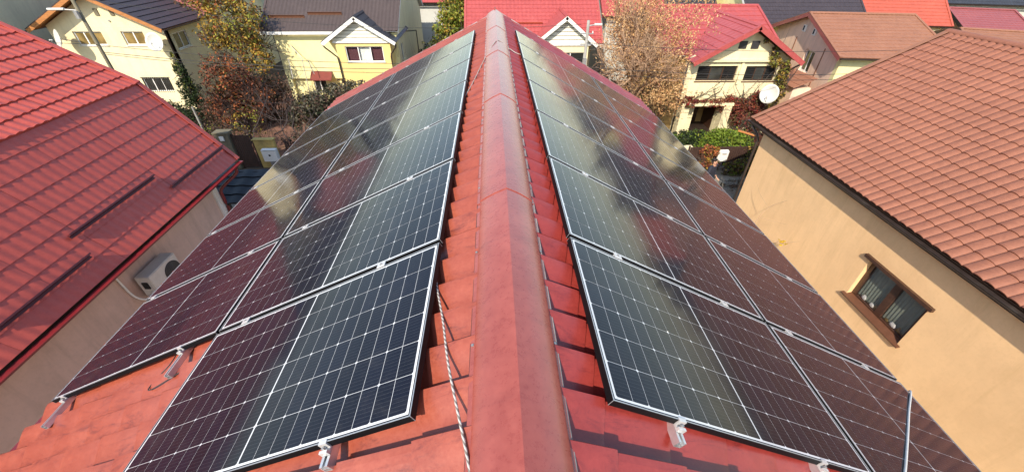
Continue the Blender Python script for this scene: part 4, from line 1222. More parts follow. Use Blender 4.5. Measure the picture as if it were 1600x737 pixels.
b = MB(); b.tube([(15.35, 19.3, 3.72), (15.2, 19.5, 3.5), (15.1, 19.58, 3.3), (15.1, 19.58, .1)], 0.04, 8); b.build('downpipe', M['brown_metal'], hD, smooth=True)

# --- rotated far houses with their ridges across the view
def far_house(label, o, deg, D, Ln, ze, zr, roof, wallm, gwall, edge, wins=(), prof=None, trim=None):
    c, s = math.cos(rad(deg)), math.sin(rad(deg))
    ax, ay = Vector((c, s, 0)), Vector((-s, c, 0))
    t = thing('house', label, 'house', (o[0] + ax.x * Ln / 2 + ay.x * D / 2, o[1] + ax.y * Ln / 2 + ay.y * D / 2, 0))
    gable_roof(t, o, (c, s), (-s, c), Ln, D, ze, zr, roof, boards=edge, cap=roof, profile=prof or dict(p=0.2, r=0.33, amp=0.014, step=0.014, seg=4), gutter=M['brown_metal'], soffit=trim or M['darkwood'])
    O = Vector((*o, 0))
    i = 0.35
    cl = O + ax * i + ay * i
    for (p_, A_, W_, N_, m_, ops) in ((cl, ax, Ln - 2 * i, -ay, wallm, []), (cl + ay * .3, ay, D - 2 * i - .6, -ax, gwall, list(wins)), (cl + ax * (Ln - 2 * i) + ay * .3, ay, D - 2 * i - .6, ax, wallm, []), (cl + ay * (D - 2 * i), ax, Ln - 2 * i, ay, wallm, [])):
        wall('wall', t, p_, A_, W_, 0, ze + (0.06), N_, 0.28, m_, ops)
        for w_ in ops:
            window(t, p_, A_, N_, w_, 2, 0.08, 0.06, M['upvc'], M['pane'], M['white'])
    for (p_, N_, m_) in ((cl, -ax, gwall), (cl + ax * (Ln - 2 * i), ax, wallm)):
        gable_tri(t, p_ - N_ * (-0.001), ay, D - 2 * i, ze + 0.062, zr - 0.08, N_, 0.25, m_)
    return t, ax, ay, cl
tE, axE, ayE, clE = far_house('peach gabled house at right with terracotta roof, small window and two tiny vents', (16.72, 18.64), -7.7, 8.29, 5.4, 4.2, 5.55, M['roof_terra'], M['plaster_yellow'], M['plaster_pink'], M['roof_wine'], [(2.05, 3.0, 2.75, 3.85)])
for a_ in (3.0, 4.1):
    q = clE + ayE * a_ + Vector((0, 0, 4.55)) - axE * 0.05
    b = MB(); b.obox(q, ayE * 0.32, (0, 0, 0.34), axE * 0.045); v_ = b.build('vent', M['white'], tE)
    b = MB(); b.obox(q - axE * .012 + ayE * .15 + Vector((0, 0, .05)), ayE * 0.12, (0, 0, 0.24), axE * 0.01); b.build('vent_slot', M['dark'], v_)
for a_ in (1.6, 4.7):
    b = MB(); b.obox(clE + ayE * a_ - axE * 0.02, ayE * 0.07, (0, 0, 4.2), axE * 0.018); b.build('wall_stripe', M['roof_terra'], tE)
# small lean-to roof before it
lt = thing('porch_roof', 'small brown lean-to roof tucked below the peach gabled wall', 'lean-to roof', (15.9, 20, 0))
sheet('roof_slope', lt, (15.55, 19.3, 2.55), (0, 1, 0), Vector((1, 0, .42)), 4.2, 1.2, M['roof_terra'], p=0.2, r=0.33, seg=4)
b = MB(); b.box(15.7, 16.65, 19.5, 23.3, 0, 2.5); b.build('wall', M['plaster_pink'], lt)
far_house('house with a wide black-brown roof behind the cream vine-covered house', (17.0, 27.4), 0, 10, 8.2, 4.1, 7.8, M['roof_dusk'], M['plaster_yellow'], M['plaster_yellow'], M['white'])
far_house('house with a vermilion roof and cream gable behind the peach house', (24.7, 27.8), -12, 10.0, 5.6, 4.2, 7.6, M['roof_vermilion'], M['plaster_cream'], M['plaster_cream'], M['roof_wine'], [(4.0, 5.0, 2.3, 3.6)], prof=dict(p=0.3, r=0.3, amp=0.006, step=0.02, seg=3))
far_house('small house with a wine red roof patched darker and peach gable wall', (30.47, 26.2), -20, 5.8, 3.7, 4.2, 5.0, M['roof_wine'], M['plaster_pink'], M['plaster_pink'], M['brown_metal'])
far_house('low terracotta-roofed house peeking over the tiled ridge at the right edge', (25.02, 19.26), -23, 7.84, 5.5, 3.8, 4.75, M['roof_terra'], M['plaster_yellow'], M['plaster_yellow'], M['brown_metal'])
far_house('dark-roofed pale house in the top right corner of the view', (40.5, 27.5), -25, 7, 7, 4.2, 6.2, M['roof_slate'], M['plaster_cream'], M['plaster_cream'], M['brown_metal'], [(2, 3, 2, 3.3)])
far_house('long grey rendered house standing behind the wine red roof', (36.5, 34.5), -14, 9, 12, 4.6, 7.4, M['roof_slate'], M['plaster_grey'], M['plaster_grey'], M['brown_metal'], [(2, 3, 2, 3.3), (5, 6, 2, 3.3)])
far_house('cream house with slate roof standing behind the vermilion roof', (33.0, 42), -14, 9, 9, 4.2, 7.0, M['roof_slate'], M['plaster_cream'], M['plaster_cream'], M['white'])
far_house('white-trimmed pale yellow house behind the cream vine-covered house', (11.3, 31.5), 0, 9, 5.2, 4.6, 7.8, M['roof_slate'], M['plaster_yellow'], M['plaster_yellow'], M['white'])
far_house('red-roofed house hidden behind the tan leafless tree', (7.6, 29.5), 0, 10, 4.4, 4.4, 7.8, M['roof_red_far'], M['plaster_grey'], M['plaster_grey'], M['roof_red_far'])
far_house('grey-white rendered house with red roof behind the yellow house', (-9.4, 37.3), 0, 9, 6.0, 4.3, 7.6, M['roof_red_far'], M['plaster_grey'], M['plaster_grey'], M['roof_wine'])
far_house('pale house behind the coral roof at the back', (-1.5, 40), 0, 9, 9, 4.6, 8.0, M['roof_brown'], M['plaster_pale'], M['plaster_pale'], M['brown_metal'])

# ------------------------------------------------------------------ street furniture
def pole(x, y, h, lamp_dir, label, lamph, r=0.08):
    t = thing('street_lamp', label, 'street lamp', (x, y, 0), 'concrete lamp poles along the street')
    b = MB(); b.tube([(x, y, 0), (x, y, h)], r, 10, r2=r * 0.72); b.build('pole', M['olive'] if x < 0 else M['concrete'], t, smooth=True)
    d = Vector(lamp_dir)
    b = MB(); b.tube([Vector((x, y, lamph)), Vector((x, y, lamph)) + d * 0.55 + Vector((0, 0, 0.04))], 0.025, 8); b.build('lamp_arm', M['steel'], t)
    q = Vector((x, y, lamph + 0.05)) + d * 0.5
    s = d.cross(Vector((0, 0, 1)))
    b = MB()
    for k in range(1): b.prism([q + s * 0.06 * math.cos(a_) * 1.0 + Vector((0, 0, 0.045 * math.sin(a_))) for a_ in np.linspace(0, 2 * math.pi, 11)[:-1]], d * 0.62)
    b.build('lamp_head', M['dish'], t)
    for zz in (h - 0.5, h - 0.9):
        b = MB(); b.box(x - 0.26, x + 0.26, y - 0.02, y + 0.02, zz, zz + 0.035); br_ = b.build('crossarm', M['steel'], t)
        for xx in (-0.22, 0.22):
            b = MB(); b.tube([(x + xx, y, zz + .036), (x + xx, y, zz + .11)], 0.022, 8); b.build('insulator', M['white'], br_)
    b = MB(); b.box(x - 0.06, x + 0.06, y - 0.2, y - 0.10, h - 1.65, h - 1.40); b.build('junction_box', M['steel'], t)
pole(-15.6, 16.5, 7.9, (-0.92, -0.05, 0), 'concrete lamp pole before the cream house at top left', 6.5)
pole(3.78, 16.5, 6.15, (0.5, 0.0, 0), 'concrete lamp pole beside the small sided bay', 5.95)
pole(23.5, 16.4, 7.2, (0, -0.9, 0), 'concrete lamp pole further along the street behind the terracotta roof', 6.4)
def cable(a, b_, sag, r, label):
    a, b_ = Vector(a), Vector(b_)
    pts = [a.lerp(b_, k / 30) - Vector((0, 0, sag * 4 * (k / 30) * (1 - k / 30))) for k in range(31)]
    m = MB(); m.tube(pts, r, 5)
    meta(m.build('overhead_cable', M['wire'], None, smooth=True, loc=a), label, 'cable', 'overhead cables along the street')
cable((-15.6, 16.4, 5.35), (3.78, 16.4, 4.75), 0.42, 0.010, 'thick overhead cable crossing the yellow bay, topmost of the left span')
cable((-15.6, 16.5, 5.05), (3.78, 16.5, 4.6), 0.45, 0.012, 'overhead cable crossing the yellow bay just below its window')
cable((-15.6, 16.6, 4.95), (3.78, 16.6, 4.45), 0.50, 0.010, 'lowest overhead cable of the span before the yellow house')
cable((-16.0, 16.5, 7.0), (3.5, 16.5, 6.0), 0.5, 0.008, 'thin high cable over the brown roof of the yellow house')
cable((3.78, 16.4, 5.35), (23.5, 16.4, 5.3), 0.35, 0.009, 'thin cable crossing the cream gable above its windows')
cable((3.78, 16.5, 4.4), (23.5, 16.5, 4.5), 0.45, 0.011, 'cable crossing the cream facade below its windows, upper one')
cable((3.78, 16.6, 4.15), (23.5, 16.6, 4.3), 0.48, 0.011, 'cable crossing the cream facade below its windows, lower one')
cable((-15.6, 16.4, 5.35), (-40, 22, 6.5), 0.4, 0.010, 'cable running left from the lamp pole past the pale wall')

# fences
def slat_fence(name, label, x0, x1, y, z0, z1, mat, cat='fence', step=0.11, post_every=2.4, w=0.085):
    t = thing(name, label, cat, ((x0 + x1) / 2, y, 0))
    m0 = None
    n = int((x1 - x0) / step)
    me = bpy.data.meshes.new('slat')
    q = MB(); q.box(0, w, -0.012, 0.012, z0, z1); me.from_pydata(q.v, [], q.f); me.materials.append(mat)
    for k in range(n):
        o = link(bpy.data.objects.new('slat', me)); o.parent = t
        o.location = (x0 + (k + .15) * step - (x0 + x1) / 2, 0, 0.004 * (k % 3))
    for zz in (z0 + 0.2, z1 - 0.25):
        b = MB(); b.box(x0, x1, y + 0.013, y + 0.05, zz, zz + 0.05); b.build('rail', mat, t)
    for x in np.arange(x0, x1 + .01, post_every):
        b = MB(); b.box(x - 0.03, x + 0.03, y + 0.052, y + 0.11, 0, z1 + 0.03); b.build('post', mat, t)
    return t
slat_fence('gate', 'brown vertical-slat gate before the paved yard of the yellow house', -11.92, -11.08, 16.25, 0.06, 1.62, M['fencebrown'], 'gate', 0.085, 0.82, 0.07)
slat_fence('fence', 'dark brown fence before the green hedge of the cream house', 9.0, 15.2, 15.6, 0.05, 1.05, M['fencebrown'], 'fence', 0.1)
slat_fence('fence', 'dark fence at the street edge under the bare shrubs on the left', -20.0, -12.7, 16.35, 0.05, 1.2, M['fencebrown'], 'fence', 0.12)
slat_fence('fence', 'dark slatted fence right of the white meter box', -9.75, 2.5, 16.35, 0.05, 1.25, M['fencebrown'], 'fence', 0.12)
def simple_thing(name, label, cat, mb, mat, loc, smooth=False, **k):
    return meta(mb.build(name, mat, None, smooth=smooth, loc=loc), label, cat, **k)
b = MB(); b.box(-12.55, -11.98, 16.15, 16.5, 0, 1.72); b.box(-12.6, -11.93, 16.1, 16.55, 1.722, 1.8); gp = simple_thing('gate_post', 'stout olive-grey gate post left of the brown gate', 'gate post', b, M['olive'], (-12.3, 16.3, 0))
b = MB(); b.box(-12.36, -12.18, 16.10, 16.148, 1.42, 1.62); simple_thing('house_number_plate', 'small white plate on the olive gate post', 'plate', b, M['white'], (-12.3, 16.12, 1.5))
b = MB(); b.box(-11.04, -10.15, 16.25, 16.42, 0, 1.38); b.box(-11.08, -10.11, 16.2, 16.47, 1.382, 1.42); simple_thing('garden_wall', 'short weathered yellow wall beside the brown gate', 'wall', b, M['yellowwall'], (-10.6, 16.3, 0))
mbx = thing('meter_box', 'white utility meter box standing right of the short yellow wall', 'meter box', (-10.25, 16.0, 0))
b = MB(); b.box(-10.62, -9.98, 15.84, 16.05, 0.52, 1.08); b.build('cabinet', M['white'], mbx)
b = MB(); b.box(-10.34, -10.26, 15.825, 15.838, .78, .86); b.build('lock', M['dark'], mbx)
b = MB(); b.box(-10.42, -10.18, 15.9, 16.0, 0, .518); b.build('stand', M['steel'], mbx)
b = MB(); b.box(-10.6, -10.0, 15.826, 15.8385, 1.035, 1.045); b.build('lid_seam', M['steel'], mbx)
b = MB(); b.tube([(-14.2, 17.9, 0), (-14.35, 18.1, 2.3)], 0.05, 8, r2=0.04); simple_thing('wooden_stake', 'leaning pale wooden stake among the bare shrubs', 'stake', b, M['concrete'], (-14.2, 17.9, 0))
m2 = thing('meter_box', 'white mail and meter box hanging on the dark fence by a rusty shrub', 'meter box', (10.6, 15.4, 0))
b = MB(); b.box(10.28, 10.75, 15.28, 15.46, 0.42, 1.0); o = b.build('cabinet', M['white'], m2)
bm = bmesh.new(); bm.from_mesh(o.data); bmesh.ops.bevel(bm, geom=bm.edges[:], offset=0.05, segments=3, affect='EDGES'); bm.to_mesh(o.data); bm.free()
b = MB(); b.box(10.42, 10.62, 15.268, 15.279, .82, .85); b.build('slot', M['dark'], m2)
b = MB(); b.box(10.46, 10.56, 15.3, 15.42, 0, .47); b.build('stand', M['steel'], m2)
b = MB(); b.box(9.25, 9.6, 16.4, 16.75, 0.0, 0.55); b.box(9.22, 9.63, 16.37, 16.78, .552, .62); simple_thing('planter', 'cream box planter at the panel edge before the porch', 'planter', b, M['plaster_cream'], (9.4, 16.7, 0))

# ------------------------------------------------------------------ vegetation
def leaf_cloud(name, parent, blobs, size, mats, weights, seed, flat=0.0, loc=None, aspect=1.6, shell=0.55):
    rng = np.random.default_rng(seed)
    Vs, Fs, Ms = [], [], []
    base = 0
    for (c, r, n) in blobs:
        r = np.array(r if hasattr(r, '__len__') else (r, r, r), float)
        d = rng.normal(size=(n, 3)); d /= np.linalg.norm(d, axis=1)[:, None]
        rr = rng.random(n) ** (1 / 3)
        rr = rr * (1 - shell) + shell * (0.75 + 0.3 * rng.random(n))
        # clumps: pull leaves to random twig ends
        k = max(6, n // 45)
        cl = rng.normal(size=(k, 3)); cl /= np.linalg.norm(cl, axis=1)[:, None]; cl *= (0.45 + 0.6 * rng.random(k))[:, None]
        idx = rng.integers(0, k, n)
        p = np.where(rng.random(n)[:, None] < 0.72, cl[idx] + rng.normal(size=(n, 3)) * 0.13, d * rr[:, None])
        p = np.array(c) + p * r
        p[:, 2] = np.maximum(p[:, 2], 0.02)
        a = rng.normal(size=(n, 3)); a /= np.linalg.norm(a, axis=1)[:, None]
        b_ = rng.normal(size=(n, 3)); b_ -= a * (a * b_).sum(1)[:, None]; b_ /= np.linalg.norm(b_, axis=1)[:, None]
        s = size * (0.6 + 0.8 * rng.random(n))[:, None]
        a *= s * aspect; b_ *= s
        q = np.stack([p - a * .5, p + b_ * .42, p + a * .5, p - b_ * .42], 1).reshape(-1, 3)
        Vs.append(q)
        Fs.append(np.arange(n * 4).reshape(n, 4) + base)
        base += n * 4
        # colour by clump so that masses differ
        cw = rng.choice(len(mats), size=k, p=weights)
        mi = np.where(rng.random(n) < 0.6, cw[idx], rng.choice(len(mats), size=n, p=weights))
        Ms.append(mi)
    return mk(name, np.concatenate(Vs), np.concatenate(Fs), None, parent, mats=mats, midx=np.concatenate(Ms), loc=loc)

def branches(mb, p, d, ln, r, depth, rng, spread=0.55, kids=3, up=0.15, wig=0.12):
    pts = [p]
    q = Vector(p); dd = Vector(d).normalized()
    n = 4
    for k in range(n):
        dd = (dd + Vector((rng.gauss(0, wig), rng.gauss(0, wig), rng.gauss(0, wig) + up * .2))).normalized()
        q = q + dd * ln / n
        pts.append(q.copy())
    mb.tube(pts, r, 5 if r > 0.012 else 3, r2=r * 0.55, caps=False)
    if depth <= 0: return
    for k in range(kids):
        t = rng.uniform(0.35, 1.0)
        s = pts[min(n, int(t * n) + (1 if k == 0 else 0))] if k else pts[-1]
        nd = (dd + Vector((rng.gauss(0, spread), rng.gauss(0, spread), rng.gauss(0, spread) + up))).normalized()
        branches(mb, s, nd, ln * rng.uniform(0.55, 0.8), r * 0.55, depth - 1, rng, spread, kids, up, wig)

def tree(name, label, cat, base, trunk_h, r, depth, blobs, size, mats, weights, seed, kids=3, aspect=1.6, spread=0.6, bark='bark', ln=None, lean=(0, 0, 1), group=None, stems=1, up=.15):
    t = thing(name, label, cat, base, group)
    rng = random.Random(seed)
    tr = MB()
    tops = []
    for k in range(stems):
        d = Vector(lean) + Vector((rng.gauss(0, .25), rng.gauss(0, .25), 0)) * (1 if stems > 1 else .15)
        p = Vector(base)
        pts = [p]
        for i in range(5):
            p = p + (d.normalized() + Vector((rng.gauss(0, .06), rng.gauss(0, .06), 0))) * trunk_h / 5
            pts.append(p.copy())
        tr.tube(pts, r, 8, r2=r * 0.6)
        tops.append((p, d))
    tr.build('trunk', M[bark], t, smooth=True)
    br = MB()
    for (p, d) in tops:
        for k in range(5 if stems == 1 else 3):
            a = 2 * math.pi * k / 5 + rng.random()
            branches(br, p - Vector((0, 0, trunk_h * 0.3 * rng.random())), Vector((math.cos(a) * spread, math.sin(a) * spread, 0.9)), ln or trunk_h * 0.8, r * 0.5, depth, rng, spread, kids, up)
    br.build('branches', M[bark], t, fix=False)
    if blobs:
        leaf_cloud('crown', t, blobs, size, mats, weights, seed, aspect=aspect)
    return t

# big tan tree between the red-roofed houses
tree('tree', 'large tree with dry tan leaves catching the sun between two red-roofed houses', 'tree', (7.0, 18.6, 0), 2.6, 0.16, 4,
     [((6.9, 18.6, 5.0), (2.1, 1.5, 1.7), 5000), ((8.1, 18.9, 4.2), (1.45, 1.3, 1.6), 3000), ((6.2, 18.6, 6.2), (1.3, 1.2, 1.2), 2200), ((8.4, 18.6, 6.1), (1.7, 1.1, 1.1), 1500), ((7.6, 18.3, 3.2), (1.6, 1.0, 1.1), 2200), ((8.6, 18.4, 2.4), (.9, .8, .9), 1500)],
     0.048, [L['tan'], L['paletan'], L['brown'], L['pink']], [.42, .36, .09, .13], 11, kids=5, aspect=2.2, spread=0.5, bark='palebark', ln=1.9)
# brown twiggy thicket at its foot
tree('shrub', 'dense brown twiggy shrub in shade below the tan tree', 'shrub', (6.4, 20.2, 0), 0.9, 0.05, 3,
     [((6.0, 20.2, 1.9), (1.5, 1.2, 1.5), 5200), ((8.0, 20.0, 1.6), (1.5, 1.2, 1.2), 3800)], 0.06, [L['umber'], L['brown'], L['rust']], [.62, .3, .08], 12, kids=4, stems=5, bark='darktwig', ln=1.1)
# reddish shrub before the pale wall, left
tree('shrub', 'tall rust-red leaved shrub before the pale side wall of the cream house', 'shrub', (-13.6, 20.4, 0), 1.2, 0.06, 3,
     [((-13.6, 20.3, 3.0), (1.2, 1.0, 1.2), 2900), ((-12.9, 20.6, 2.0), (1.2, 1.0, 1.1), 2300), ((-14.2, 20.3, 1.5), (1.0, .9, .9), 1500)],
     0.085, [L['rust'], L['orange'], L['brown'], L['olive'], L['umber']], [.30, .13, .27, .1, .2], 13, kids=4, stems=5, bark='darktwig', ln=1.2)
tree('tree', 'yellow and green autumn tree left of the brown roof of the yellow house', 'tree', (-14.6, 24.4, 0), 2.6, 0.1, 3,
     [((-14.6, 24.3, 4.9), (1.6, 1.4, 1.5), 3400), ((-13.9, 24.3, 3.2), (1.0, 1.0, 1.2), 1600), ((-15.4, 24.3, 6.3), (1.5, 1.2, 1.2), 2000), ((-15.8, 24.3, 4.1), (.8, .9, .7), 1000)],
     0.10, [L['gold'], L['olive'], L['lime'], L['orange'], L['brown']], [.36, .24, .16, .10, .14], 14, kids=4, bark='bark', ln=1.6)
tree('shrub', 'dark tangle of brown undergrowth in the shade of the rust-red shrub', 'shrub', (-12.9, 22.2, 0), 0.8, 0.05, 2,
     [((-13.0, 22.4, 1.3), (1.5, 1.3, 1.4), 4000), ((-14.9, 21.2, .9), (1.4, 1.2, 1.0), 2800)], 0.08, [L['umber'], L['dark'], L['brown'], L['rust']], [.42, .28, .2, .1], 15, stems=4, bark='darktwig', ln=1.0)
tree('conifer', 'slim dark green conifer at the corner of the cream house', 'conifer', (-17.2, 22.4, 0), 2.4, 0.06, 1,
     [((-17.2, 22.4, 0.7), (.75, .7, .8), 1500), ((-17.2, 22.4, 1.7), (.5, .5, .8), 1300), ((-17.2, 22.4, 2.7), (.3, .3, .7), 700)], 0.07, [L['dark'], L['green']], [.7, .3], 16, ln=.5)
tree('hedge', 'low dark evergreen bushes behind the verge of the bright red roof', 'hedge', (-18.6, 21.0, 0), .5, 0.05, 1,
     [((-18.2, 21.2, .8), (1.3, .8, .8), 2600), ((-16.6, 20.2, .6), (1.2, .9, .7), 2200)], 0.08, [L['dark'], L['green'], L['umber']], [.55, .25, .2], 17, stems=3, ln=.5)
tree('shrub', 'grey-green shrub crown leaning over the paved yard beside the yellow house', 'shrub', (-8.9, 19.2, 0), 1.2, 0.07, 3,
     [((-8.9, 19.2, 2.0), (1.35, 1.0, .62), 3600), ((-7.4, 19.6, 2.45), (1.1, .9, .5), 1900), ((-9.7, 18.9, 1.35), (.8, .8, .45), 900)], 0.085, [L['sage'], L['umber'], L['olive'], L['dark']], [.5, .2, .1, .2], 18, stems=3, kids=4, ln=1.0, bark='darktwig', up=.02)
tree('shrub', 'small lime green bush under the bay of the yellow house', 'shrub', (-6.9, 22.3, 0), .8, 0.04, 2, [((-6.9, 22.3, 1.55), (.8, .5, .45), 900)], 0.09, [L['moss'], L['lime'], L['olive']], [.5, .2, .3], 19, stems=3, ln=.6)
# bare vines over the yard
gv = thing('grape_vine', 'leafless dark grape vine twisting above the red paved yard', 'vine', (-10.8, 17.6, 0))
b = MB(); rng = random.Random(8)
for (p_, d_, l_, r_) in (((-9.9, 17.2, .9), (-1, .3, .25), 2.2, .035), ((-9.6, 17.4, 1.2), (-.8, .8, .1), 2.2, .03), ((-10.6, 17.3, 1.2), (.2, .9, .15), 2.0, .03), ((-11.6, 17.4, 1.3), (.6, .8, .1), 1.9, .028), ((-9.2, 17.0, 0), (-.3, .1, 1), 1.5, .05), ((-11.9, 17.4, 1.0), (-.7, .5, .2), 1.6, .025), ((-10.0, 18.2, 1.5), (-.9, .5, 0), 2.0, .022)):
    branches(b, p_, d_, l_, r_, 3, rng, 0.6, 3, 0.0, 0.22)
b.build('branches', M['darktwig'], gv, fix=False)
def twig_mass(label, base, n, ln, r, seed, mat='darktwig', size=1.0, leaves=None):
    t = thing('shrub', label, 'shrub', base)
    rng = random.Random(seed); b = MB()
    for k in range(n):
        a = rng.random() * 6.283; rr = rng.random() * size
        branches(b, Vector(base) + Vector((rr * math.cos(a), rr * math.sin(a) * .6, 0)), Vector((math.cos(a) * .45, math.sin(a) * .45, 1)), ln * rng.uniform(.7, 1.2), r, 2, rng, .5, 4, .12)
    b.build('branches', M[mat], t, fix=False)
    if leaves: leaf_cloud('leaves', t, *leaves)
    return t
twig_mass('bare grey shrubs behind the street fence on the left', (-13.8, 17.6, 0), 26, 1.0, .02, 21, size=1.8, leaves=([((-13.6, 17.8, .8), (2.1, .9, .8), 1600)], .06, [L['umber'], L['olive'], L['sage'], L['lime']], [.5, .2, .2, .1], 22))
twig_mass('bare brambles with a few yellow leaves behind the brown gate', (-11.6, 18.2, 0), 12, .9, .016, 23, size=1.0, leaves=([((-12.3, 18.4, 1.4), (.8, .6, .7), 380)], .06, [L['lime'], L['gold'], L['umber']], [.4, .2, .4], 24))
twig_mass('thin bare shoots growing against the side wall of the yellow house', (-5.2, 24.6, 0), 14, 1.9, .016, 25, 'sillwood', .8)
twig_mass('dark bare shrubs behind the fence right of the meter box', (-8.8, 17.3, 0), 18, .9, .02, 26, size=1.4, leaves=([((-9.0, 17.4, .9), (1.4, .7, .6), 900)], .06, [L['umber'], L['dark'], L['sage']], [.4, .3, .3], 27))
# yellow-green tree by the red roof
tree('tree', 'yellow-green leafy tree beside the left verge of the coral roof', 'tree', (-2.9, 30.5, 0), 2.5, 0.1, 2,
     [((-2.7, 30.4, 4.6), (1.2, 1.2, 1.3), 3000), ((-3.2, 30.4, 3.0), (1.3, 1.2, 1.1), 2800)], 0.12, [L['lime'], L['gold'], L['olive'], L['moss']], [.34, .22, .22, .22], 31, ln=1.5)
tree('shrub', 'dark green shrubbery between the yellow house and coral roof', 'shrub', (-3.5, 28.0, 0), 1.0, 0.07, 2,
     [((-3.5, 28.2, 1.7), (1.5, 1.3, 1.5), 4200), ((-4.9, 30.0, 1.3), (.8, .8, 1.1), 1600)], 0.10, [L['dark'], L['green'], L['olive'], L['lime']], [.5, .28, .17, .05], 32, stems=3, ln=1.0)
# hedge and shrubs in front of the cream house
hg = thing('hedge', 'bright green clipped thuja hedge before the vine-covered cream house', 'hedge', (11.2, 16.7, 0))
leaf_cloud('foliage', hg, [((11.15, 16.75, .72), (1.05, .85, .68), 7500), ((12.1, 16.8, .6), (.45, .7, .6), 2200), ((10.5, 16.6, .6), (.5, .6, .6), 1800)], .07, [L['moss'], L['green'], L['lime']], [.72, .2, .08], 33, shell=.9)
b = MB(); b.box(10.5, 12.2, 16.4, 17.1, 0, .9); b.build('stems', M['darktwig'], hg)
tree('shrub', 'dark green low conifers left of the bright hedge', 'shrub', (9.5, 17.3, 0), .4, .04, 1, [((9.6, 17.4, .55), (.75, .7, .6), 2400), ((10.3, 17.9, .5), (.6, .5, .5), 1000)], .07, [L['green'], L['dark'], L['moss']], [.5, .35, .15], 34, stems=3, ln=.3)
tree('shrub', 'rusty orange-green shrub at the fence beside the white box', 'shrub', (9.75, 15.3, 0), .4, .03, 2, [((9.85, 15.45, .85), (.42, .35, .35), 900), ((9.9, 15.3, .35), (.45, .3, .35), 800)], .07, [L['rust'], L['orange'], L['olive'], L['gold']], [.4, .2, .3, .1], 35, stems=4, ln=.4)
tree('shrub', 'yellowing green bushes along the dark fence by the orange house', 'shrub', (11.8, 14.9, 0), .4, .03, 1, [((11.6, 14.8, .45), (.9, .45, .45), 2000), ((12.4, 15.2, .75), (.8, .5, .7), 2400), ((10.9, 14.9, .3), (.5, .3, .3), 600)], .065, [L['olive'], L['moss'], L['gold'], L['umber']], [.42, .2, .1, .28], 36, stems=4, ln=.4)
twig_mass('bare grey bramble patch at the street edge near the orange corner', (10.9, 13.6, 0), 16, .35, .01, 37, 'concrete', 1.0, ([((10.8, 13.6, .15), (1.2, .5, .2), 700)], .05, [L['sage'], L['umber']], [.6, .4], 38))
twig_mass('dark thicket between the orange house corner and hedge', (12.6, 17.4, 0), 14, 1.0, .02, 39, 'darktwig', 1.2, ([((13.0, 17.2, .9), (1.2, .8, .9), 2600)], .07, [L['umber'], L['dark'], L['wine']], [.5, .3, .2], 40))
# climbing vines on the facade
def vine(label, pieces, mats, weights, seed, size=.07, stems=()):
    t = thing('climbing_vine', label, 'climbing vine', (pieces[0][0][0], 19.5, 0))
    leaf_cloud('leaves', t, pieces, size, mats, weights, seed, shell=.3)
    b = MB(); rng = random.Random(seed)
    for (p_, d_, l_, r_) in stems: branches(b, p_, d_, l_, r_, 2, rng, .45, 3, .05, .2)
    if b.v: b.build('stems', M['bark'], t, fix=False)
vine('crimson and rust creeper hanging over the porch of the cream house', [((10.2, 19.2, 1.95), (.5, .2, .28), 700), ((11.3, 19.25, 1.85), (1.0, .2, .22), 900), ((12.4, 19.35, 1.7), (.65, .25, .5), 1500), ((13.2, 19.3, 1.3), (.7, .35, .75), 2400), ((13.9, 19.3, 1.9), (.65, .3, .55), 1700), ((14.2, 19.3, 1.0), (.6, .35, .8), 1500)],
     [L['wine'], L['rust'], L['crimson'], L['olive'], L['umber']], [.34, .26, .12, .1, .18], 41, stems=[((13.3, 19.5, 0), (-.1, 0, 1), 1.9, .04), ((13.4, 19.5, 1.2), (.3, 0, 1), 1.1, .03)])
vine('yellow-green ivy climbing under the right gable verge of the cream house', [((13.95, 19.42, 4.25), (.3, .14, .42), 500), ((14.2, 19.42, 3.8), (.35, .15, .3), 500), ((14.75, 19.4, 3.3), (.3, .25, .6), 1100), ((14.9, 19.4, 2.4), (.3, .25, .7), 1100), ((13.3, 19.42, 4.85), (.2, .12, .2), 160), ((14.9, 19.45, 1.4), (.35, .3, .7), 900)],
     [L['olive'], L['gold'], L['umber'], L['lime']], [.35, .15, .35, .15], 42, .065, stems=[((14.8, 19.55, 0), (0, 0, 1), 2.4, .05), ((14.6, 19.55, 3.0), (-.4, 0, 1), 1.2, .03)])
vine('bare twisted vine stems spread on the cream wall above the porch', [((10.6, 19.5, 2.3), (.4, .06, .2), 40)], [L['brown']], [1.0], 43, .05,
     stems=[((10.5, 19.55, 1.9), (.6, 0, .7), 1.0, .025), ((10.9, 19.55, 1.9), (.6, 0, .5), 1.0, .02), ((11.3, 19.55, 2.0), (.5, 0, .5), .8, .02), ((12.3, 19.55, 1.9), (-.5, 0, .8), .7, .02), ((11.7, 19.55, 1.9), (.1, 0, 1), .7, .02), ((12.9, 19.55, 2.0), (.4, 0, .8), .7, .018)])
vine('ivy trailing down the downpipe corner of the sunlit cream house', [((-18.6, 24.2, 2.6), (.2, .2, .8), 500), ((-18.5, 24.2, 1.3), (.35, .3, .8), 800)], [L['olive'], L['lime'], L['dark']], [.4, .3, .3], 44, .07)
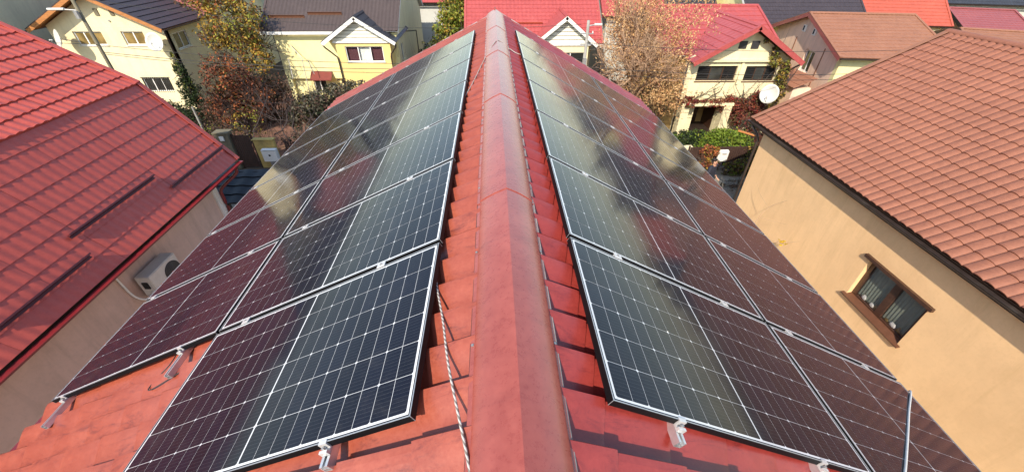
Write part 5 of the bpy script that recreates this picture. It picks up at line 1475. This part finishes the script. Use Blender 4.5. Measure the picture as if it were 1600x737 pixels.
# thin twig with yellow leaves at the orange wall
tw = thing('sapling', 'thin bare sapling with a few yellow leaves before the orange wall', 'sapling', (7.9, 8.2, 0))
b = MB(); b.tube(curve_pts([(7.6, 8.0, 0), (7.6, 8.1, 1.0), (7.8, 8.4, 1.75), (8.2, 8.6, 2.3), (8.45, 8.35, 2.7)], 5), .014, 5, r2=.004)
b.tube(curve_pts([(8.0, 8.5, 2.0), (8.3, 8.3, 2.0), (8.5, 8.0, 2.08)], 5), .006, 4, r2=.002)
b.tube(curve_pts([(7.75, 8.3, 1.6), (8.1, 7.6, 1.75), (8.5, 7.3, 2.0)], 5), .006, 4, r2=.002)
b.tube(curve_pts([(8.2, 8.6, 2.3), (8.3, 9.3, 2.35), (8.4, 9.8, 2.5)], 5), .005, 4, r2=.002)
b.build('stem', M['palebark'], tw, fix=False)
leaf_cloud('leaves', tw, [((8.25, 7.62, 1.72), (.16, .16, .07), 26)], .06, [L['yellow']], [1.0], 45)

# trees closing the view far behind (seen mirrored in the glass)
far_rng = random.Random(99)
blobs = []
for k in range(34):
    x = -95 + k * 5.8 + far_rng.uniform(-2, 2)
    y = 66 + far_rng.uniform(-5, 12)
    h = far_rng.uniform(6, 11.5)
    blobs.append(((x, y, h * .62), (far_rng.uniform(2.6, 4.2), 3, h * .40), 900))
tl = leaf_cloud('treeline', None, blobs, .62, [L['umber'], L['rust'], L['olive'], L['gold'], L['sage']], [.32, .18, .2, .12, .18], 77, loc=(0, 56, 0))
meta(tl, 'long line of tall autumn trees closing the view beyond the far houses', 'trees', kind='stuff')

# ------------------------------------------------------------------ the person in the street
def person(base, yaw, label):
    t = thing('person', label, 'person', base)
    B = Vector(base); c, s = math.cos(yaw), math.sin(yaw)
    W = lambda x, y, z: B + Vector((c * x - s * y, s * x + c * y, z))
    def skin(name, joints, edges, radii, mat, sub=2, root=0):
        me = bpy.data.meshes.new(name)
        me.from_pydata([tuple(W(*j) - B) for j in joints], edges, [])
        me.materials.append(mat)
        o = link(bpy.data.objects.new(name, me)); o.parent = t
        m = o.modifiers.new('skin', 'SKIN')
        for i, r in enumerate(radii):
            me.skin_vertices[0].data[i].radius = (r, r) if not isinstance(r, tuple) else r
        me.skin_vertices[0].data[root].use_root = True
        m.use_smooth_shade = True
        sb = o.modifiers.new('sub', 'SUBSURF'); sb.levels = sb.render_levels = sub
        return o
    # body: pelvis, spine, chest, neck, head base, legs, arms
    J = [(0, 0, .95), (0, .0, 1.12), (0, .01, 1.32), (0, .01, 1.43), (0, .0, 1.50), (0, -.01, 1.60), (0, -.005, 1.70),
         (.1, 0, .88), (.11, -.06, .50), (.11, .03, .10), (.11, -.10, .04),
         (-.1, 0, .88), (-.11, .08, .50), (-.11, .14, .10), (-.11, .02, .04),
         (.17, .01, 1.40), (.24, .03, 1.14), (.22, -.12, .95), (.21, -.19, .89),
         (-.17, .01, 1.40), (-.25, .0, 1.15), (-.24, -.18, 1.02), (-.23, -.25, .98)]
    E_ = [(0, 1), (1, 2), (2, 3), (3, 4), (4, 5), (5, 6), (0, 7), (7, 8), (8, 9), (9, 10), (0, 11), (11, 12), (12, 13), (13, 14), (2, 15), (15, 16), (16, 17), (17, 18), (2, 19), (19, 20), (20, 21), (21, 22)]
    R_ = [.15, .13, .155, .075, .058, .088, .075, .09, .06, .045, .04, .09, .06, .045, .04, .065, .048, .036, .026, .065, .048, .036, .026]
    n0 = len(J)
    for (w_, d0) in ((18, (0.0, -.09, -.03)), (22, (0.0, -.09, -.03))):
        hx, hy, hz = J[w_]
        palm = len(J); J.append((hx, hy - .05, hz - .02)); R_.append(.03); E_.append((w_, palm))
        for f_ in range(4):
            k0 = len(J)
            fx = (f_ - 1.5) * .02
            ln_ = (.055, .065, .06, .045)[f_]
            J.append((hx + fx, hy - .09, hz - .035)); R_.append(.009); E_.append((palm, k0))
            J.append((hx + fx, hy - .09 - ln_ * .6, hz - .06)); R_.append(.008); E_.append((k0, k0 + 1))
        k0 = len(J); sg = -1 if hx > 0 else 1
        J.append((hx + sg * .035, hy - .055, hz - .02)); R_.append(.011); E_.append((palm, k0))
        J.append((hx + sg * .045, hy - .09, hz - .035)); R_.append(.009); E_.append((k0, k0 + 1))
    skin('body', J, E_, R_, M['skin'])
    # face
    fb = MB()
    for sx in (-.032, .032):
        fb.tube([W(sx, -.083, 1.632), W(sx, -.098, 1.632)], .010, 6)
    fb.build('eyes', M['hair'], t)
    fb = MB(); fb.hexa([W(-.012, -.08, 1.58), W(.012, -.08, 1.58), W(.012, -.07, 1.58), W(-.012, -.07, 1.58), W(-.006, -.085, 1.625), W(.006, -.085, 1.625), W(.006, -.07, 1.625), W(-.006, -.07, 1.625)])
    fb.v = [tuple(v) for v in fb.v]; fb.v[0] = tuple(W(-.012, -.118, 1.59)); fb.v[1] = tuple(W(.012, -.118, 1.59)); fb.build('nose', M['skin'], t)
    fb = MB(); fb.tube([W(-.02, -.094, 1.555), W(.02, -.094, 1.555)], .006, 5); fb.build('mouth', M['redbag'], t)
    skin('hair', [(0, .012, 1.63), (0, .02, 1.70), (0, -.03, 1.725), (0, .05, 1.60)], [(0, 1), (1, 2), (0, 3)], [.088, .088, .06, .06], M['hair'])
    # jacket and trousers
    skin('jacket', [(0, .01, .88), (0, .01, 1.12), (0, .02, 1.33), (0, .01, 1.43), (.18, .01, 1.40), (.25, .03, 1.14), (.225, -.11, .96), (-.18, .01, 1.40), (-.26, .0, 1.15), (-.245, -.17, 1.03)],
         [(0, 1), (1, 2), (2, 3), (2, 4), (4, 5), (5, 6), (2, 7), (7, 8), (8, 9)], [.185, .165, .19, .095, .09, .07, .055, .09, .07, .055], M['jacket'])
    skin('trousers', [(0, 0, .93), (.1, 0, .86), (.11, -.06, .50), (.11, .03, .12), (-.1, 0, .86), (-.11, .08, .50), (-.11, .14, .12)], [(0, 1), (1, 2), (2, 3), (0, 4), (4, 5), (5, 6)], [.155, .11, .08, .065, .11, .08, .065], M['trousers'])
    return t, W
pt_, WP = person((8.78, 13.0, 0), rad(35), 'person in dark jacket with a red bag standing in the street')
b = MB()
q = WP(-.30, -.36, .80)
b.obox(q - Vector((.16, .06, .22)), (.30, .05, 0), (-.02, .12, 0), (0, 0, .30)); b.tube([q + Vector((-.1, 0, .08)), q + Vector((-.02, .02, .18)), q + Vector((.08, 0, .08))], .012, 6)
meta(b.build('bag', M['redbag'], None, loc=q), 'red bag held by the person in the street', 'bag')

print('objects', len(bpy.data.objects), 'tris~', sum(len(m.polygons) for m in bpy.data.meshes))
